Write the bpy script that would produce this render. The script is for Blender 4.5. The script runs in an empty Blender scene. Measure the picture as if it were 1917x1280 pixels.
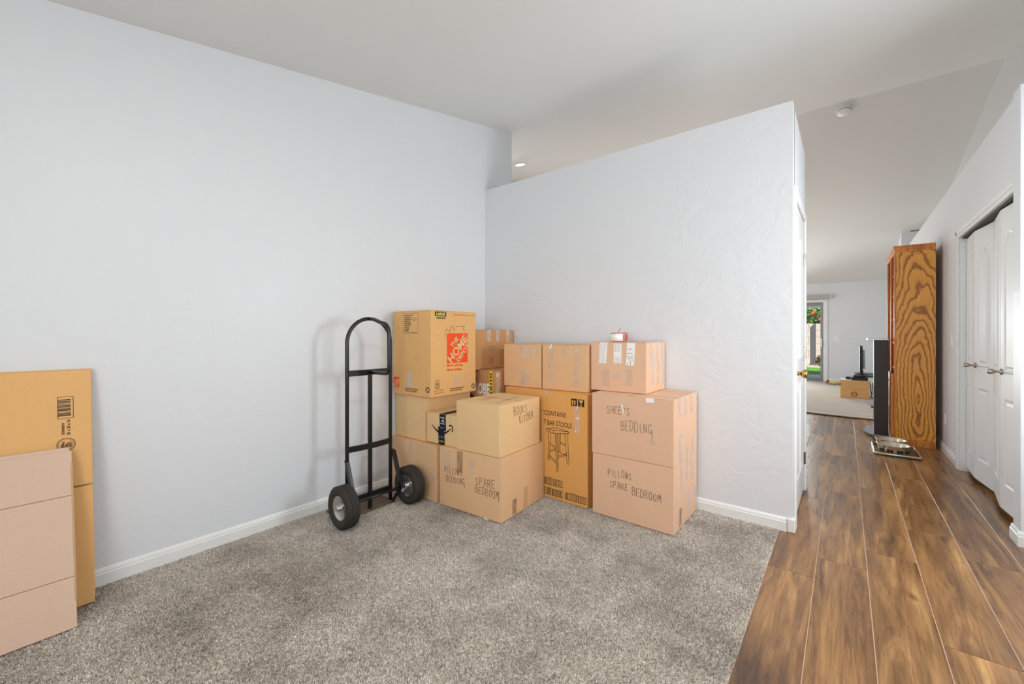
import bpy, bmesh, math, random
import numpy as np
from mathutils import Vector, Matrix

random.seed(7)
scene = bpy.context.scene
col = scene.collection
PI = math.pi

# ------------------------------------------------------------------ camera, sky, sun, lights, exposure
HC = 1.195
cam_d = bpy.data.cameras.new('camera'); cam = bpy.data.objects.new('camera', cam_d); col.objects.link(cam)
cam.location = (0, 0, HC)
cam.rotation_euler = (PI / 2, 0, math.atan(623.5 / 775.0))
cam_d.sensor_width = 36.0; cam_d.sensor_fit = 'HORIZONTAL'
cam_d.lens = 36.0 * 775.0 / 1917.0
cam_d.shift_y = -15.0 / 1917.0
cam_d.clip_start = 0.02
scene.camera = cam

world = bpy.data.worlds.new('sky'); scene.world = world; world.use_nodes = True
wn = world.node_tree.nodes; wl = world.node_tree.links
for n in list(wn): wn.remove(n)
wo = wn.new('ShaderNodeOutputWorld'); wb = wn.new('ShaderNodeBackground'); ws = wn.new('ShaderNodeTexSky')
ws.sky_type = 'HOSEK_WILKIE'; ws.turbidity = 3.0; ws.ground_albedo = 0.4
ws.sun_direction = Vector((-0.45, 0.35, 0.82)).normalized()
wb.inputs['Strength'].default_value = 2.6
wl.new(ws.outputs[0], wb.inputs['Color']); wl.new(wb.outputs[0], wo.inputs['Surface'])

def light(name, kind, loc, rot, energy, color=(1, 1, 1), size=None, size_y=None, angle=None):
    d = bpy.data.lights.new(name, kind); d.energy = energy; d.color = color
    if kind == 'AREA':
        d.shape = 'RECTANGLE'; d.size = size; d.size_y = size_y
    if angle: d.angle = angle
    o = bpy.data.objects.new(name, d); col.objects.link(o); o.location = loc; o.rotation_euler = rot
    return o
light('sun', 'SUN', (0, 18, 8), (math.radians(35), math.radians(-28), 0), 5.0, (1, .95, .88), angle=0.02)
# daylight coming in at the front window, at the open entry door and at the family-room windows, plus an added hallway fill
light('front_window_daylight', 'AREA', (-.25, -1.02, 1.45), (PI / 2, 0, 0), 44, (.96, .985, 1), 1.7, 1.3)
light('entry_door_daylight', 'AREA', (1.17, 2.72, 1.5), (PI / 2, 0, PI / 2), 34, (.96, .98, 1), 0.6, 1.1)
light('family_room_daylight', 'AREA', (-4.15, 10.2, 1.35), (PI / 2, 0, -PI / 2), 72, (.94, .975, 1), 3.2, 1.9)
light('hallway_fill', 'AREA', (-4.15, 5.8, 1.5), (PI / 2, 0, -PI / 2), 17, (.94, .975, 1), 2.8, 1.5)  # added unseen light that brightens the hallway from the kitchen side
light('patio_door_daylight', 'AREA', (-1.45, 13.18, 1.05), (-PI / 2, 0, 0), 110, (.96, .985, 1), 1.0, 1.8)

scene.view_settings.view_transform = 'Standard'
scene.view_settings.look = 'None'
scene.view_settings.gamma = 1.0
scene.view_settings.use_curve_mapping = False
scene.view_settings.exposure = 0.15
try:
    scene.cycles.max_bounces = 10; scene.cycles.diffuse_bounces = 6; scene.cycles.glossy_bounces = 3
    scene.cycles.transparent_max_bounces = 8; scene.cycles.transmission_bounces = 4
    scene.cycles.caustics_reflective = False; scene.cycles.caustics_refractive = False
    scene.cycles.sample_clamp_indirect = 6.0
except Exception:
    pass

# ------------------------------------------------------------------ materials
def lin(r, g, b):
    f = lambda c: (c / 255 / 12.92) if c / 255 <= .04045 else ((c / 255 + .055) / 1.055) ** 2.4
    return (f(r), f(g), f(b), 1)

class NT:
    def __init__(s, name):
        s.m = bpy.data.materials.new(name); s.m.use_nodes = True
        s.t = s.m.node_tree; s.n = s.t.nodes; s.p = s.n['Principled BSDF']
    def new(s, t, **k):
        n = s.n.new(t)
        for a, v in k.items():
            if a.startswith('i_'): n.inputs[a[2:].replace('_', ' ')].default_value = v
            else: setattr(n, a, v)
        return n
    def link(s, a, b): s.t.links.new(a, b)
    def coords(s, scale=(1, 1, 1), kind='Object', loc=(0, 0, 0), rnd=False):
        if kind == 'Position': src = s.new('ShaderNodeNewGeometry').outputs['Position']
        else: src = s.new('ShaderNodeTexCoord').outputs[kind]
        if rnd:
            oi = s.new('ShaderNodeObjectInfo'); v = s.new('ShaderNodeVectorMath', operation='SCALE')
            v.inputs[0].default_value = (37.0, 53.0, 71.0); s.link(oi.outputs['Random'], v.inputs['Scale'])
            a = s.new('ShaderNodeVectorMath', operation='ADD'); s.link(src, a.inputs[0]); s.link(v.outputs[0], a.inputs[1]); src = a.outputs[0]
        mp = s.new('ShaderNodeMapping'); mp.inputs['Scale'].default_value = scale; mp.inputs['Location'].default_value = loc
        s.link(src, mp.inputs['Vector']); return mp.outputs[0]
    def noise(s, vec, scale=5, detail=4, rough=.5, dist=0):
        n = s.new('ShaderNodeTexNoise'); n.inputs['Scale'].default_value = scale; n.inputs['Detail'].default_value = detail
        n.inputs['Roughness'].default_value = rough; n.inputs['Distortion'].default_value = dist
        s.link(vec, n.inputs['Vector']); return n.outputs[0]
    def ramp(s, fac, stops):
        r = s.new('ShaderNodeValToRGB'); e = r.color_ramp.elements
        while len(e) > 1: e.remove(e[-1])
        e[0].position = stops[0][0]; e[0].color = stops[0][1]
        for p, c in stops[1:]:
            x = e.new(p); x.color = c
        s.link(fac, r.inputs[0]); return r.outputs[0]
    def mix(s, a, b, fac, blend='MIX'):
        m = s.new('ShaderNodeMix', data_type='RGBA', blend_type=blend)
        for k, v in ((0, fac), (6, a), (7, b)):
            if hasattr(v, 'is_output') or hasattr(v, 'links'): s.link(v, m.inputs[k])
            else: m.inputs[k].default_value = v
        return m.outputs[2]
    def bump(s, h, strength=.3, dist=.01):
        b = s.new('ShaderNodeBump'); b.inputs['Strength'].default_value = strength; b.inputs['Distance'].default_value = dist
        s.link(h, b.inputs['Height']); s.link(b.outputs[0], s.p.inputs['Normal'])
    def base(s, c):
        if hasattr(c, 'links'): s.link(c, s.p.inputs['Base Color'])
        else: s.p.inputs['Base Color'].default_value = c
    def set(s, rough=None, metal=None, spec=None):
        if rough is not None: s.p.inputs['Roughness'].default_value = rough
        if metal is not None: s.p.inputs['Metallic'].default_value = metal
        if spec is not None: s.p.inputs['Specular IOR Level'].default_value = spec

M = {}
def plain(name, c, rough=.5, metal=0, spec=.5, nz=.06):
    t = NT(name); v = t.coords((1, 1, 1)); n = t.noise(v, 9, 3)
    d = tuple(max(0, x * (1 - nz)) for x in c[:3]) + (1,); l = tuple(min(1, x * (1 + nz)) for x in c[:3]) + (1,)
    t.base(t.mix(d, l, n)); t.set(rough, metal, spec); M[name] = t.m; return t.m

def mk_wall(name, c, bump=.35, rough=.42, spec=.35):
    t = NT(name); v = t.coords((1, 1, 1), 'Position')
    a = t.noise(v, 7, 3, .5, 1.2); b = t.noise(v, 26, 3, .55, .6)
    flat = t.ramp(a, [(.44, (0, 0, 0, 1)), (.56, (1, 1, 1, 1))])
    h = t.mix(flat, b, .35); t.bump(h, bump, .003)
    big = t.noise(v, .9, 2); d = tuple(x * .985 for x in c[:3]) + (1,)
    t.base(t.mix(d, c, big)); t.set(rough, 0, spec); M[name] = t.m
mk_wall('wall', lin(222, 225, 229)); mk_wall('wall_upper_shaded', lin(205, 206, 205), .3, .6, .25); mk_wall('ceiling', lin(221, 223, 222), .2, .8, .15)  # upper wall: shade above the closet ledge is put into its darker colour
plain('trim', lin(232, 233, 232), .35, 0, .4, .02)
plain('doorpaint', lin(226, 227, 226), .42, 0, .5, .02)

def mk_card(name, c, var=.10):
    t = NT(name); v = t.coords((1, 1, 1), rnd=True)
    n1 = t.noise(v, 3.2, 4, .6); n2 = t.noise(t.coords((60, 60, 3), rnd=True), 1.0, 2); n3 = t.noise(v, 90, 3)
    dk = tuple(x * (1 - var) for x in c[:3]) + (1,); lt = tuple(min(1, x * (1 + var * .6)) for x in c[:3]) + (1,)
    k = t.mix(dk, lt, n1); k = t.mix(k, t.mix(dk, lt, n2), .4)
    fl = t.ramp(n3, [(.3, tuple(x * .9 for x in c[:3]) + (1,)), (.6, c)])
    t.base(t.mix(k, fl, .3)); t.bump(n2, .12, .002); t.set(.62, 0, .28); M[name] = t.m
mk_card('card_tan', lin(226, 184, 140)); mk_card('card_pink', lin(230, 189, 157)); mk_card('card_gold', lin(226, 168, 96))
mk_card('card_orange', lin(228, 178, 116)); mk_card('card_brown', lin(204, 152, 102)); mk_card('card_pale', lin(230, 193, 142))
mk_card('card_grey', lin(214, 184, 162), .06); mk_card('card_edge', lin(196, 160, 122), .2)
plain('crease', lin(120, 84, 52), .8)

def mk_tape(name, c, rough=.22, alpha=.55):
    t = NT(name); n = t.noise(t.coords((14, 14, 3)), 4, 3, .6); t.base(c); t.set(rough, 0, .6)
    t.bump(n, .25, .002); r = t.ramp(n, [(.35, (alpha * .55,) * 3 + (1,)), (.65, (alpha,) * 3 + (1,))])
    t.link(r, t.p.inputs['Alpha']); M[name] = t.m
mk_tape('tape_clear', lin(232, 212, 190)); mk_tape('tape_pale', lin(226, 208, 196), .25, .85); mk_tape('tape_dark', lin(150, 112, 80), .3, .5)
mk_tape('tape_white', lin(246, 245, 243), .3, 1.7); mk_tape('stain', lin(140, 100, 64), .6, .2)
for n, c in dict(ink=(34, 28, 26), ink_soft=(120, 96, 74), marker=(112, 92, 78), logo_orange=(242, 84, 28), logo_green=(30, 58, 44), logo_yellow=(240, 214, 80),
                 tape_black=(22, 23, 30), tape_yellow=(226, 214, 30), paper_white=(240, 240, 238), blue_print=(120, 180, 220), eco=(70, 96, 60)).items():
    plain(n, lin(*c), .5, 0, .3, .04)

plain('black_steel', lin(18, 18, 21), .28, 0, .5)
plain('rubber', lin(56, 51, 46), .7, 0, .35, .2)
plain('chrome', lin(214, 214, 212), .2, .9, .6, .05)
plain('toe_steel', lin(120, 104, 84), .42, .7, .5, .3)
plain('brass', lin(200, 160, 90), .2, 1, .5, .05)
plain('steel', lin(214, 202, 180), .25, .75, .6, .05)
plain('satin_nickel', lin(180, 172, 160), .25, 1)
plain('alu', lin(150, 154, 160), .4, .6)
plain('black_lam', lin(44, 37, 34), .45)
plain('white_plastic', lin(236, 236, 232), .4)
plain('grey_plastic', lin(176, 176, 172), .5)
plain('black_plastic', lin(26, 26, 28), .4)
plain('red_plastic', lin(220, 36, 34), .35)
plain('green_plastic', lin(30, 150, 110), .35)
plain('gray_top', lin(196, 200, 204), .25, .3)
plain('dark', lin(30, 26, 24), .6)

def mk_glass():
    t = NT('glass'); n = t.n; o = n['Material Output']
    tr = t.new('ShaderNodeBsdfTransparent'); gl = t.new('ShaderNodeBsdfGlossy'); gl.inputs['Roughness'].default_value = .02
    fr = t.new('ShaderNodeFresnel'); fr.inputs['IOR'].default_value = 1.35; mx = t.new('ShaderNodeMixShader')
    tr.inputs['Color'].default_value = (.95, .97, .96, 1)
    t.link(fr.outputs[0], mx.inputs[0]); t.link(tr.outputs[0], mx.inputs[1]); t.link(gl.outputs[0], mx.inputs[2]); t.link(mx.outputs[0], o.inputs['Surface'])
    M['glass'] = t.m
mk_glass()
def mk_smoked():
    t = NT('glass_shelf'); t.base(lin(160, 176, 188)); t.set(.08, 0, .7); t.p.inputs['Alpha'].default_value = .8; M['glass_shelf'] = t.m
mk_smoked()

def mk_floor():
    t = NT('wood_tile')
    v1 = t.coords((11, .85, 1), 'Position', rnd=True); v2 = t.coords((120, 6, 1), 'Position', rnd=True); v3 = t.coords((3.2, .55, 1), 'Position', rnd=True)
    a = t.noise(v1, 1.0, 6, .66, 1.6); b = t.noise(v2, 1.0, 4, .6, .4); c = t.noise(v3, 1.2, 3, .5, .6)
    k = t.ramp(a, [(.33, lin(78, 56, 38)), (.43, lin(126, 90, 56)), (.53, lin(168, 122, 74)), (.66, lin(226, 178, 114))])
    k2 = t.ramp(c, [(.36, lin(92, 68, 52)), (.50, lin(146, 106, 70)), (.64, lin(206, 156, 98))])
    k = t.mix(k, k2, .45)
    g = t.ramp(b, [(.38, (.46, .40, .34, 1)), (.52, (1, 1, 1, 1))]); k = t.mix(k, g, .48, 'MULTIPLY')
    oi = t.new('ShaderNodeObjectInfo'); pr = t.ramp(oi.outputs['Random'], [(0, (.74, .73, .74, 1)), (1, (1.0, .98, .96, 1))])
    k = t.mix(k, pr, 1.0, 'MULTIPLY')
    kn = t.noise(t.coords((7, 3.2, 1), 'Position', rnd=True), 1, 1); kk = t.ramp(kn, [(.74, (1, 1, 1, 1)), (.80, (.35, .28, .25, 1))])
    k = t.mix(k, kk, 1.0, 'MULTIPLY'); t.base(k); t.bump(b, .03, .001)
    r = t.ramp(a, [(.3, (.24,) * 3 + (1,)), (.7, (.34,) * 3 + (1,))]); t.link(r, t.p.inputs['Roughness']); t.set(spec=.6); M['wood_tile'] = t.m
mk_floor(); plain('grout', lin(214, 176, 146), .7)

def mk_carpet():
    t = NT('carpet_pile'); geo = t.new('ShaderNodeNewGeometry'); v = t.coords((1, 1, 1), 'Position')
    k = t.ramp(geo.outputs['Random Per Island'], [(0, lin(140, 131, 121)), (.3, lin(200, 191, 180)), (.7, lin(232, 224, 214)), (1, lin(250, 244, 236))])
    n = t.noise(v, 2.6, 4, .62); d = t.ramp(n, [(.38, (.74, .73, .72, 1)), (.56, (1, 1, 1, 1))]); k = t.mix(k, d, 1.0, 'MULTIPLY')
    sp = t.noise(v, 1.15, 2, .5); s2 = t.ramp(sp, [(.70, (1, 1, 1, 1)), (.78, (.78, .78, .8, 1))]); k = t.mix(k, s2, 1.0, 'MULTIPLY')
    t.base(k); t.set(.9, 0, .1); M['carpet_pile'] = t.m
mk_carpet(); plain('carpet_base', lin(196, 185, 172), .95, 0, .1, .2)

def mk_rug():
    t = NT('rug'); v = t.coords((2.2, 24, 1), 'Position'); n = t.noise(v, 1, 5, .65); m = t.noise(t.coords((60, 60, 1), 'Position'), 1, 2)
    k = t.ramp(n, [(.3, lin(176, 164, 150)), (.6, lin(206, 196, 184)), (.75, lin(220, 211, 200))]); t.base(k); t.bump(m, .4, .003); t.set(.95, 0, .1); M['rug'] = t.m
mk_rug(); plain('rug_edge', lin(112, 84, 52), .8)

def mk_oak(name, center, sc):
    t = NT(name); v = t.coords((sc[0], sc[1], sc[2]), 'Position', (-center[0] * sc[0], -center[1] * sc[1], -center[2] * sc[2]))
    dn = t.noise(t.coords((2.2, 2.2, 1.1), 'Position'), 1.6, 4, .55)
    ln = t.new('ShaderNodeVectorMath', operation='LENGTH'); t.link(v, ln.inputs[0])
    ad = t.new('ShaderNodeMath', operation='MULTIPLY_ADD'); ad.inputs[1].default_value = 1.15; t.link(dn, ad.inputs[0]); t.link(ln.outputs['Value'], ad.inputs[2])
    mu = t.new('ShaderNodeMath', operation='MULTIPLY'); mu.inputs[1].default_value = 5.2; t.link(ad.outputs[0], mu.inputs[0])
    fr = t.new('ShaderNodeMath', operation='FRACT'); t.link(mu.outputs[0], fr.inputs[0])
    k = t.ramp(fr.outputs[0], [(0, lin(156, 92, 30)), (.16, lin(170, 104, 36)), (.30, lin(228, 158, 58)), (.85, lin(236, 166, 64)), (1, lin(170, 104, 36))])
    fi = t.noise(t.coords((90, 90, 4), 'Position'), 1, 3, .6); g = t.ramp(fi, [(.35, (.80, .74, .66, 1)), (.6, (1, 1, 1, 1))])
    t.base(t.mix(k, g, .6, 'MULTIPLY')); t.set(.38, 0, .45); M[name] = t.m
mk_oak('oak_panel', (.60, 6.1, .50), (7.5, 0, 1.15))
def mk_oak2():
    t = NT('oak'); n = t.noise(t.coords((40, 40, 3), 'Position'), 1, 4, .6); t.base(t.ramp(n, [(.3, lin(168, 92, 30)), (.6, lin(224, 138, 52))])); t.set(.38); M['oak'] = t.m
mk_oak2()
def mk_grass():
    t = NT('lawn'); n = t.noise(t.coords((1, 1, 1), 'Position'), 3, 5, .7); t.base(t.ramp(n, [(.3, lin(70, 130, 30)), (.7, lin(130, 190, 60))])); t.set(.9); M['lawn'] = t.m
mk_grass()
plain('patio', lin(222, 218, 210), .8); plain('gravel', lin(214, 196, 176), .9, nz=.2); plain('block', lin(222, 206, 194), .9, nz=.1); plain('post_grey', lin(104, 100, 110), .8)
def mk_leaf(name, a, b):
    t = NT(name); g = t.new('ShaderNodeNewGeometry'); t.base(t.ramp(g.outputs['Random Per Island'], [(0, a), (1, b)])); t.set(.5); M[name] = t.m
mk_leaf('leaf', lin(70, 120, 50), lin(170, 190, 110)); mk_leaf('leaf_dry', lin(110, 84, 60), lin(90, 110, 60))
plain('orange_fruit', lin(236, 92, 40), .45); plain('bark', lin(96, 78, 60), .9)
def emit(name, c, s):
    t = NT(name); t.p.inputs['Emission Color'].default_value = c; t.p.inputs['Emission Strength'].default_value = s; t.base(c); M[name] = t.m
emit('lamp_lens', (1, .97, .9, 1), 6.0)

# ------------------------------------------------------------------ mesh helpers
def obj(name, bm, mat, parent=None, smooth=False, loc=None):
    me = bpy.data.meshes.new(name)
    bm.normal_update(); bm.to_mesh(me); bm.free()
    if smooth:
        for p in me.polygons: p.use_smooth = True
    me.materials.append(M[mat] if isinstance(mat, str) else mat)
    o = bpy.data.objects.new(name, me); col.objects.link(o)
    if parent: o.parent = parent
    if loc: o.location = loc
    return o
def tag(o, label=None, cat=None, group=None, kind=None):
    if label: o['label'] = label
    if cat: o['category'] = cat
    if group: o['group'] = group
    if kind: o['kind'] = kind
    return o
def thing(name, label, cat, loc=(0, 0, 0), rz=0, group=None):
    o = bpy.data.objects.new(name, None); col.objects.link(o); o.location = loc; o.rotation_euler = (0, 0, rz)
    return tag(o, label, cat, group)
def holder(name, loc=(0, 0, 0)):
    o = bpy.data.objects.new(name, None); col.objects.link(o); o.location = loc; o['kind'] = 'structure'; return o
def struct(name, bm, mat, parent=None, label=None):
    o = obj(name, bm, mat, parent)
    if not parent: o['kind'] = 'structure'
    if label: o['label'] = label
    return o
def box(bm, x0, x1, y0, y1, z0, z1, bev=0, seg=2):
    vs = [bm.verts.new(p) for p in ((x0, y0, z0), (x1, y0, z0), (x1, y1, z0), (x0, y1, z0), (x0, y0, z1), (x1, y0, z1), (x1, y1, z1), (x0, y1, z1))]
    fs = [bm.faces.new([vs[i] for i in f]) for f in ((3, 2, 1, 0), (4, 5, 6, 7), (0, 1, 5, 4), (1, 2, 6, 5), (2, 3, 7, 6), (3, 0, 4, 7))]
    if bev:
        es = list({e for f in fs for e in f.edges})
        bmesh.ops.bevel(bm, geom=es, offset=bev, segments=seg, affect='EDGES', profile=.5)
    return bm
def bx(*a, **k): return box(bmesh.new(), *a, **k)
def prism(bm, pts, axis, a, b):
    """extrude a polygon; axis x: pts are (y,z); y: (x,z); z: (x,y)"""
    def P(p, t): return {'x': (t, p[0], p[1]), 'y': (p[0], t, p[1]), 'z': (p[0], p[1], t)}[axis]
    A = [bm.verts.new(P(p, a)) for p in pts]; B = [bm.verts.new(P(p, b)) for p in pts]
    n = len(pts); bm.faces.new(A); bm.faces.new(B[::-1])
    for i in range(n): bm.faces.new((A[i], B[i], B[(i + 1) % n], A[(i + 1) % n]))
    bmesh.ops.recalc_face_normals(bm, faces=bm.faces[:]); return bm
def tube(bm, pts, r, seg=10, closed=False, cap=True):
    pts = [Vector(p) for p in pts]; n = len(pts); rings = []
    up = None
    for i in range(n):
        a = pts[i - 1] if (i > 0 or closed) else pts[i]; b = pts[(i + 1) % n] if (i < n - 1 or closed) else pts[i]
        d = (b - a).normalized()
        if up is None:
            up = Vector((0, 0, 1)) if abs(d.z) < .9 else Vector((1, 0, 0))
        x = d.cross(up); x.normalize(); up = x.cross(d).normalized()
        rr = r[i] if isinstance(r, (list, tuple)) else r
        rings.append([bm.verts.new(pts[i] + x * (rr * math.cos(2 * PI * k / seg)) + up * (rr * math.sin(2 * PI * k / seg))) for k in range(seg)])
    m = n if closed else n - 1
    for i in range(m):
        A, B = rings[i], rings[(i + 1) % n]
        for k in range(seg): bm.faces.new((A[k], A[(k + 1) % seg], B[(k + 1) % seg], B[k]))
    if cap and not closed:
        bm.faces.new(rings[0][::-1]); bm.faces.new(rings[-1])
    bmesh.ops.recalc_face_normals(bm, faces=bm.faces[:])
    return bm
def lathe(bm, prof, seg=32, axis='z', c=(0, 0, 0)):
    rings = []
    for r, h in prof:
        ring = []
        for k in range(seg):
            a = 2 * PI * k / seg; p = (r * math.cos(a), r * math.sin(a), h)
            if axis == 'y': p = (p[0], h, p[1])
            elif axis == 'x': p = (h, p[0], p[1])
            ring.append(bm.verts.new((p[0] + c[0], p[1] + c[1], p[2] + c[2])))
        rings.append(ring)
    for A, B in zip(rings, rings[1:]):
        for k in range(seg): bm.faces.new((A[k], A[(k + 1) % seg], B[(k + 1) % seg], B[k]))
    if prof[0][0] > 1e-6: bm.faces.new(rings[0][::-1])
    if prof[-1][0] > 1e-6: bm.faces.new(rings[-1])
    bmesh.ops.remove_doubles(bm, verts=bm.verts[:], dist=1e-6)
    bmesh.ops.recalc_face_normals(bm, faces=bm.faces[:])
    return bm

# ------------------------------------------------------------------ room shell
LW, PW, HX, RW, RB = -2.755, 3.0, -0.245, 0.785, 1.19
YF, YB = -1.1, 13.0                    # front wall behind the photographer, far wall of the family room
ZR, YR, SL = 3.837, 6.04, 0.1974       # roof ridge
XL = -4.2
zc = lambda y: ZR - SL * abs(y - YR)
T = .12
PODH = 2.6

bm = bmesh.new()
for (ya, yb) in ((YF - T, YR), (YR, YB + T)):
    v = [bm.verts.new(p) for p in ((XL - T, ya, zc(ya)), (3, ya, zc(ya)), (3, yb, zc(yb)), (XL - T, yb, zc(yb)))]
    w = [bm.verts.new((p.co.x, p.co.y, p.co.z + .12)) for p in v]
    bm.faces.new(v[::-1]); bm.faces.new(w)
    for i in range(4): bm.faces.new((v[i], v[(i + 1) % 4], w[(i + 1) % 4], w[i]))
bmesh.ops.remove_doubles(bm, verts=bm.verts[:], dist=1e-5)
struct('ceiling', bm, 'ceiling', label='vaulted grey-white ceiling rising to a ridge')

struct('wall_left', prism(bmesh.new(), [(YF, -.05), (3.42, -.05), (3.42, zc(3.42)), (YF, zc(YF))], 'x', LW - T, LW), 'wall', label='tall white textured wall behind the hand truck')
# back partition: a closet block with a flat ledge on top
bm = bmesh.new(); box(bm, LW, HX, PW, PW + T, -.05, PODH); struct('wall_back', bm, 'wall', label='white partition wall behind the stacked boxes')
bm = bmesh.new()
box(bm, HX - T, HX, PW + T, 3.10, -.05, PODH); box(bm, HX - T, HX, 3.86, 3.96, -.05, PODH); box(bm, HX - T, HX, 3.10, 3.86, 2.05, PODH)
box(bm, LW, HX - T, 3.84, 3.96, -.05, PODH); box(bm, LW, HX - T, PW + T, 3.84, PODH - .1, PODH)
struct('wall_hall', bm, 'wall', label='short white hallway wall holding the brass-knob door')
# right closet block with ledge
bm = bmesh.new()
box(bm, .77, RB, 3.61, 3.74, -.05, PODH)                       # stub beside the closet
box(bm, RW, RW + T, 3.74, 5.30, 2.04, PODH)                    # header
box(bm, RW, RW + T, 5.30, 8.90, -.05, PODH)
box(bm, RW + T, RB, 8.78, 8.90, -.05, PODH); box(bm, RW + T, RB, 3.74, 8.78, PODH - .1, PODH)
box(bm, RW + T, RB, 5.30, 5.42, -.05, PODH - .1)
struct('wall_right', bm, 'wall', label='white hallway wall with the folding closet doors')
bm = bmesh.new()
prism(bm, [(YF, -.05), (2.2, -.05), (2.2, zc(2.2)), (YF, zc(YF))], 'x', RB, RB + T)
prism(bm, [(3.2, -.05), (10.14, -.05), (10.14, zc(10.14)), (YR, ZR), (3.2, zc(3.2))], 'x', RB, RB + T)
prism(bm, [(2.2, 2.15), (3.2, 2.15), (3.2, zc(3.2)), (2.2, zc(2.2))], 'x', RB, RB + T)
struct('wall_entry', bm, 'wall_upper_shaded', label='tall white wall above the closet ledge')
bm = bmesh.new()
box(bm, RW + T, RB + T, 10.14, 10.26, -.05, zc(10.26)); prism(bm, [(10.14, -.05), (YB, -.05), (YB, zc(YB)), (10.14, zc(10.14))], 'x', RW, RW + T)
struct('wall_family_right', bm, 'wall', label='white wall return at the far end of the hallway')
bm = bmesh.new()
for a in ((XL, -2.0, 0, 2.7), (-.43, RW, 0, 2.7), (-2.0, -.43, 2.0, 2.7)):
    prism(bm, [(a[0], a[2] - .05 if a[2] == 0 else a[2]), (a[1], a[2] - .05 if a[2] == 0 else a[2]), (a[1], zc(YB)), (a[0], zc(YB))], 'y', YB, YB + T)
struct('wall_far', bm, 'wall', label='white far wall with the patio door')
bm = bmesh.new()
prism(bm, [(3.42, -.05), (4.3, -.05), (4.3, zc(4.3)), (3.42, zc(3.42))], 'x', XL - T, XL); prism(bm, [(7.3, -.05), (8.4, -.05), (8.4, zc(8.4)), (7.3, zc(7.3))], 'x', XL - T, XL)
prism(bm, [(4.3, -.05), (7.3, -.05), (7.3, .65), (4.3, .65)], 'x', XL - T, XL); prism(bm, [(4.3, 2.35), (7.3, 2.35), (7.3, zc(7.3)), (YR, ZR), (4.3, zc(4.3))], 'x', XL - T, XL)  # unseen opening added for the hallway fill light
prism(bm, [(8.4, -.05), (12, -.05), (12, .35), (8.4, .35)], 'x', XL - T, XL); prism(bm, [(8.4, 2.3), (12, 2.3), (12, zc(12)), (8.4, zc(8.4))], 'x', XL - T, XL)
prism(bm, [(12, -.05), (YB, -.05), (YB, zc(YB)), (12, zc(12))], 'x', XL - T, XL)
box(bm, XL - T, LW - T, 3.30, 3.42, -.05, zc(3.35))
struct('wall_family_left', bm, 'wall', label='white side wall of the family room')
bm = bmesh.new()
box(bm, LW - T, -1.15, YF - T, YF, -.05, zc(YF)); box(bm, .65, RB + T, YF - T, YF, -.05, zc(YF))
box(bm, -1.15, .65, YF - T, YF, -.05, .78); box(bm, -1.15, .65, YF - T, YF, 2.12, zc(YF))
struct('wall_front', bm, 'wall', label='white front wall with a window')
wh = holder('window_1', (0, 0, 0)); wh['label'] = 'front window with white frame'
for a in ((-1.15, -1.1, .78, 2.12), (.6, .65, .78, 2.12), (-.275, -.225, .78, 2.12), (-1.15, .65, .78, .83), (-1.15, .65, 2.07, 2.12)):
    obj('window_frame', bx(a[0], a[1], YF - .08, YF - .03, a[2], a[3]), 'trim', wh)
obj('pane', bx(-1.1, .6, YF - .06, YF - .055, .83, 2.07), 'glass', wh)

# ceiling ridge and walls done; floors
fl = struct('floor', bx(XL, RB, YF, YB, -.08, -.0022), 'grout', label='wood-look plank tile floor with pale grout joints')
PW_ = .205; GAP = .0040; offs = {-1: 2.504, 0: 2.752, 1: 3.004, 2: 2.275, 3: 3.211, 4: 2.46, 5: 2.71, -2: 2.25, -3: 3.0, -4: 2.5, -5: 2.75, -6: 2.2, -7: 3.1, 6: 3.0}
meshcache = {}
def plank(x0, x1, y0, y1):
    key = (round(x1 - x0, 4), round(y1 - y0, 4))
    if key not in meshcache:
        b = bx(0, key[0], 0, key[1], -.004, 0, bev=.0008, seg=1); me = bpy.data.meshes.new('plank'); b.to_mesh(me); b.free(); me.materials.append(M['wood_tile']); meshcache[key] = me
    o = bpy.data.objects.new('plank', meshcache[key]); col.objects.link(o); o.parent = fl; o.location = (x0, y0, 0)
for k in range(-7, 7):
    xa = -.117 + PW_ * k; xb = xa + PW_
    xb = min(xb, RB - .001); ylo, yhi = (YF, 7.75) if k >= -1 else (3.97, 7.75)
    if k == -1: xa = -.313
    if xb - xa < .03: continue
    j = offs[k] - 1.22 * 5
    while j < yhi:
        a, b = max(j, ylo), min(j + 1.22, yhi)
        if b - a > .03: plank(xa + GAP / 2, xb - GAP / 2, a + GAP / 2, b - GAP / 2)
        j += 1.22

# carpet with real pile
cp = struct('floor_carpet', bx(LW, -.3125, YF, PW, -.0021, .001), 'carpet_base', label='grey-brown cut pile carpet')
th = math.atan(623.5 / 775.0); cs, sn = math.cos(th), math.sin(th)
rng = np.random.default_rng(3)
N = 900000
px = rng.uniform(LW + .014, -.3145, N); py = rng.uniform(-.45, PW - .014, N)
fw = -sn * px + cs * py; rr = cs * px + sn * py
keep = (fw > 1.15) & (rr / np.maximum(fw, .1) > -1.62) & (rr / np.maximum(fw, .1) < 1.6)
def outbox(x0, x1, y0, y1): return ~((px > x0) & (px < x1) & (py > y0) & (py < y1))
keep &= outbox(-2.7, -1.75, 2.0, 3.0) & outbox(-2.0, -.82, 2.56, 3.0)
px, py = px[keep], py[keep]; n = len(px)
ang = rng.uniform(0, 2 * PI, n); lean = rng.uniform(.001, .007, n); la = rng.uniform(0, 2 * PI, n)
sw = .0036 * 2.0 * np.sin(px * 3.1 + 1.7 * np.sin(py * 2.3)) * np.cos(py * 2.7 + px)
hgt = rng.uniform(.005, .0090, n); wd = rng.uniform(.0018, .0032, n)
co = np.zeros((n, 3, 3)); dx, dy = np.cos(ang) * wd, np.sin(ang) * wd
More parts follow.
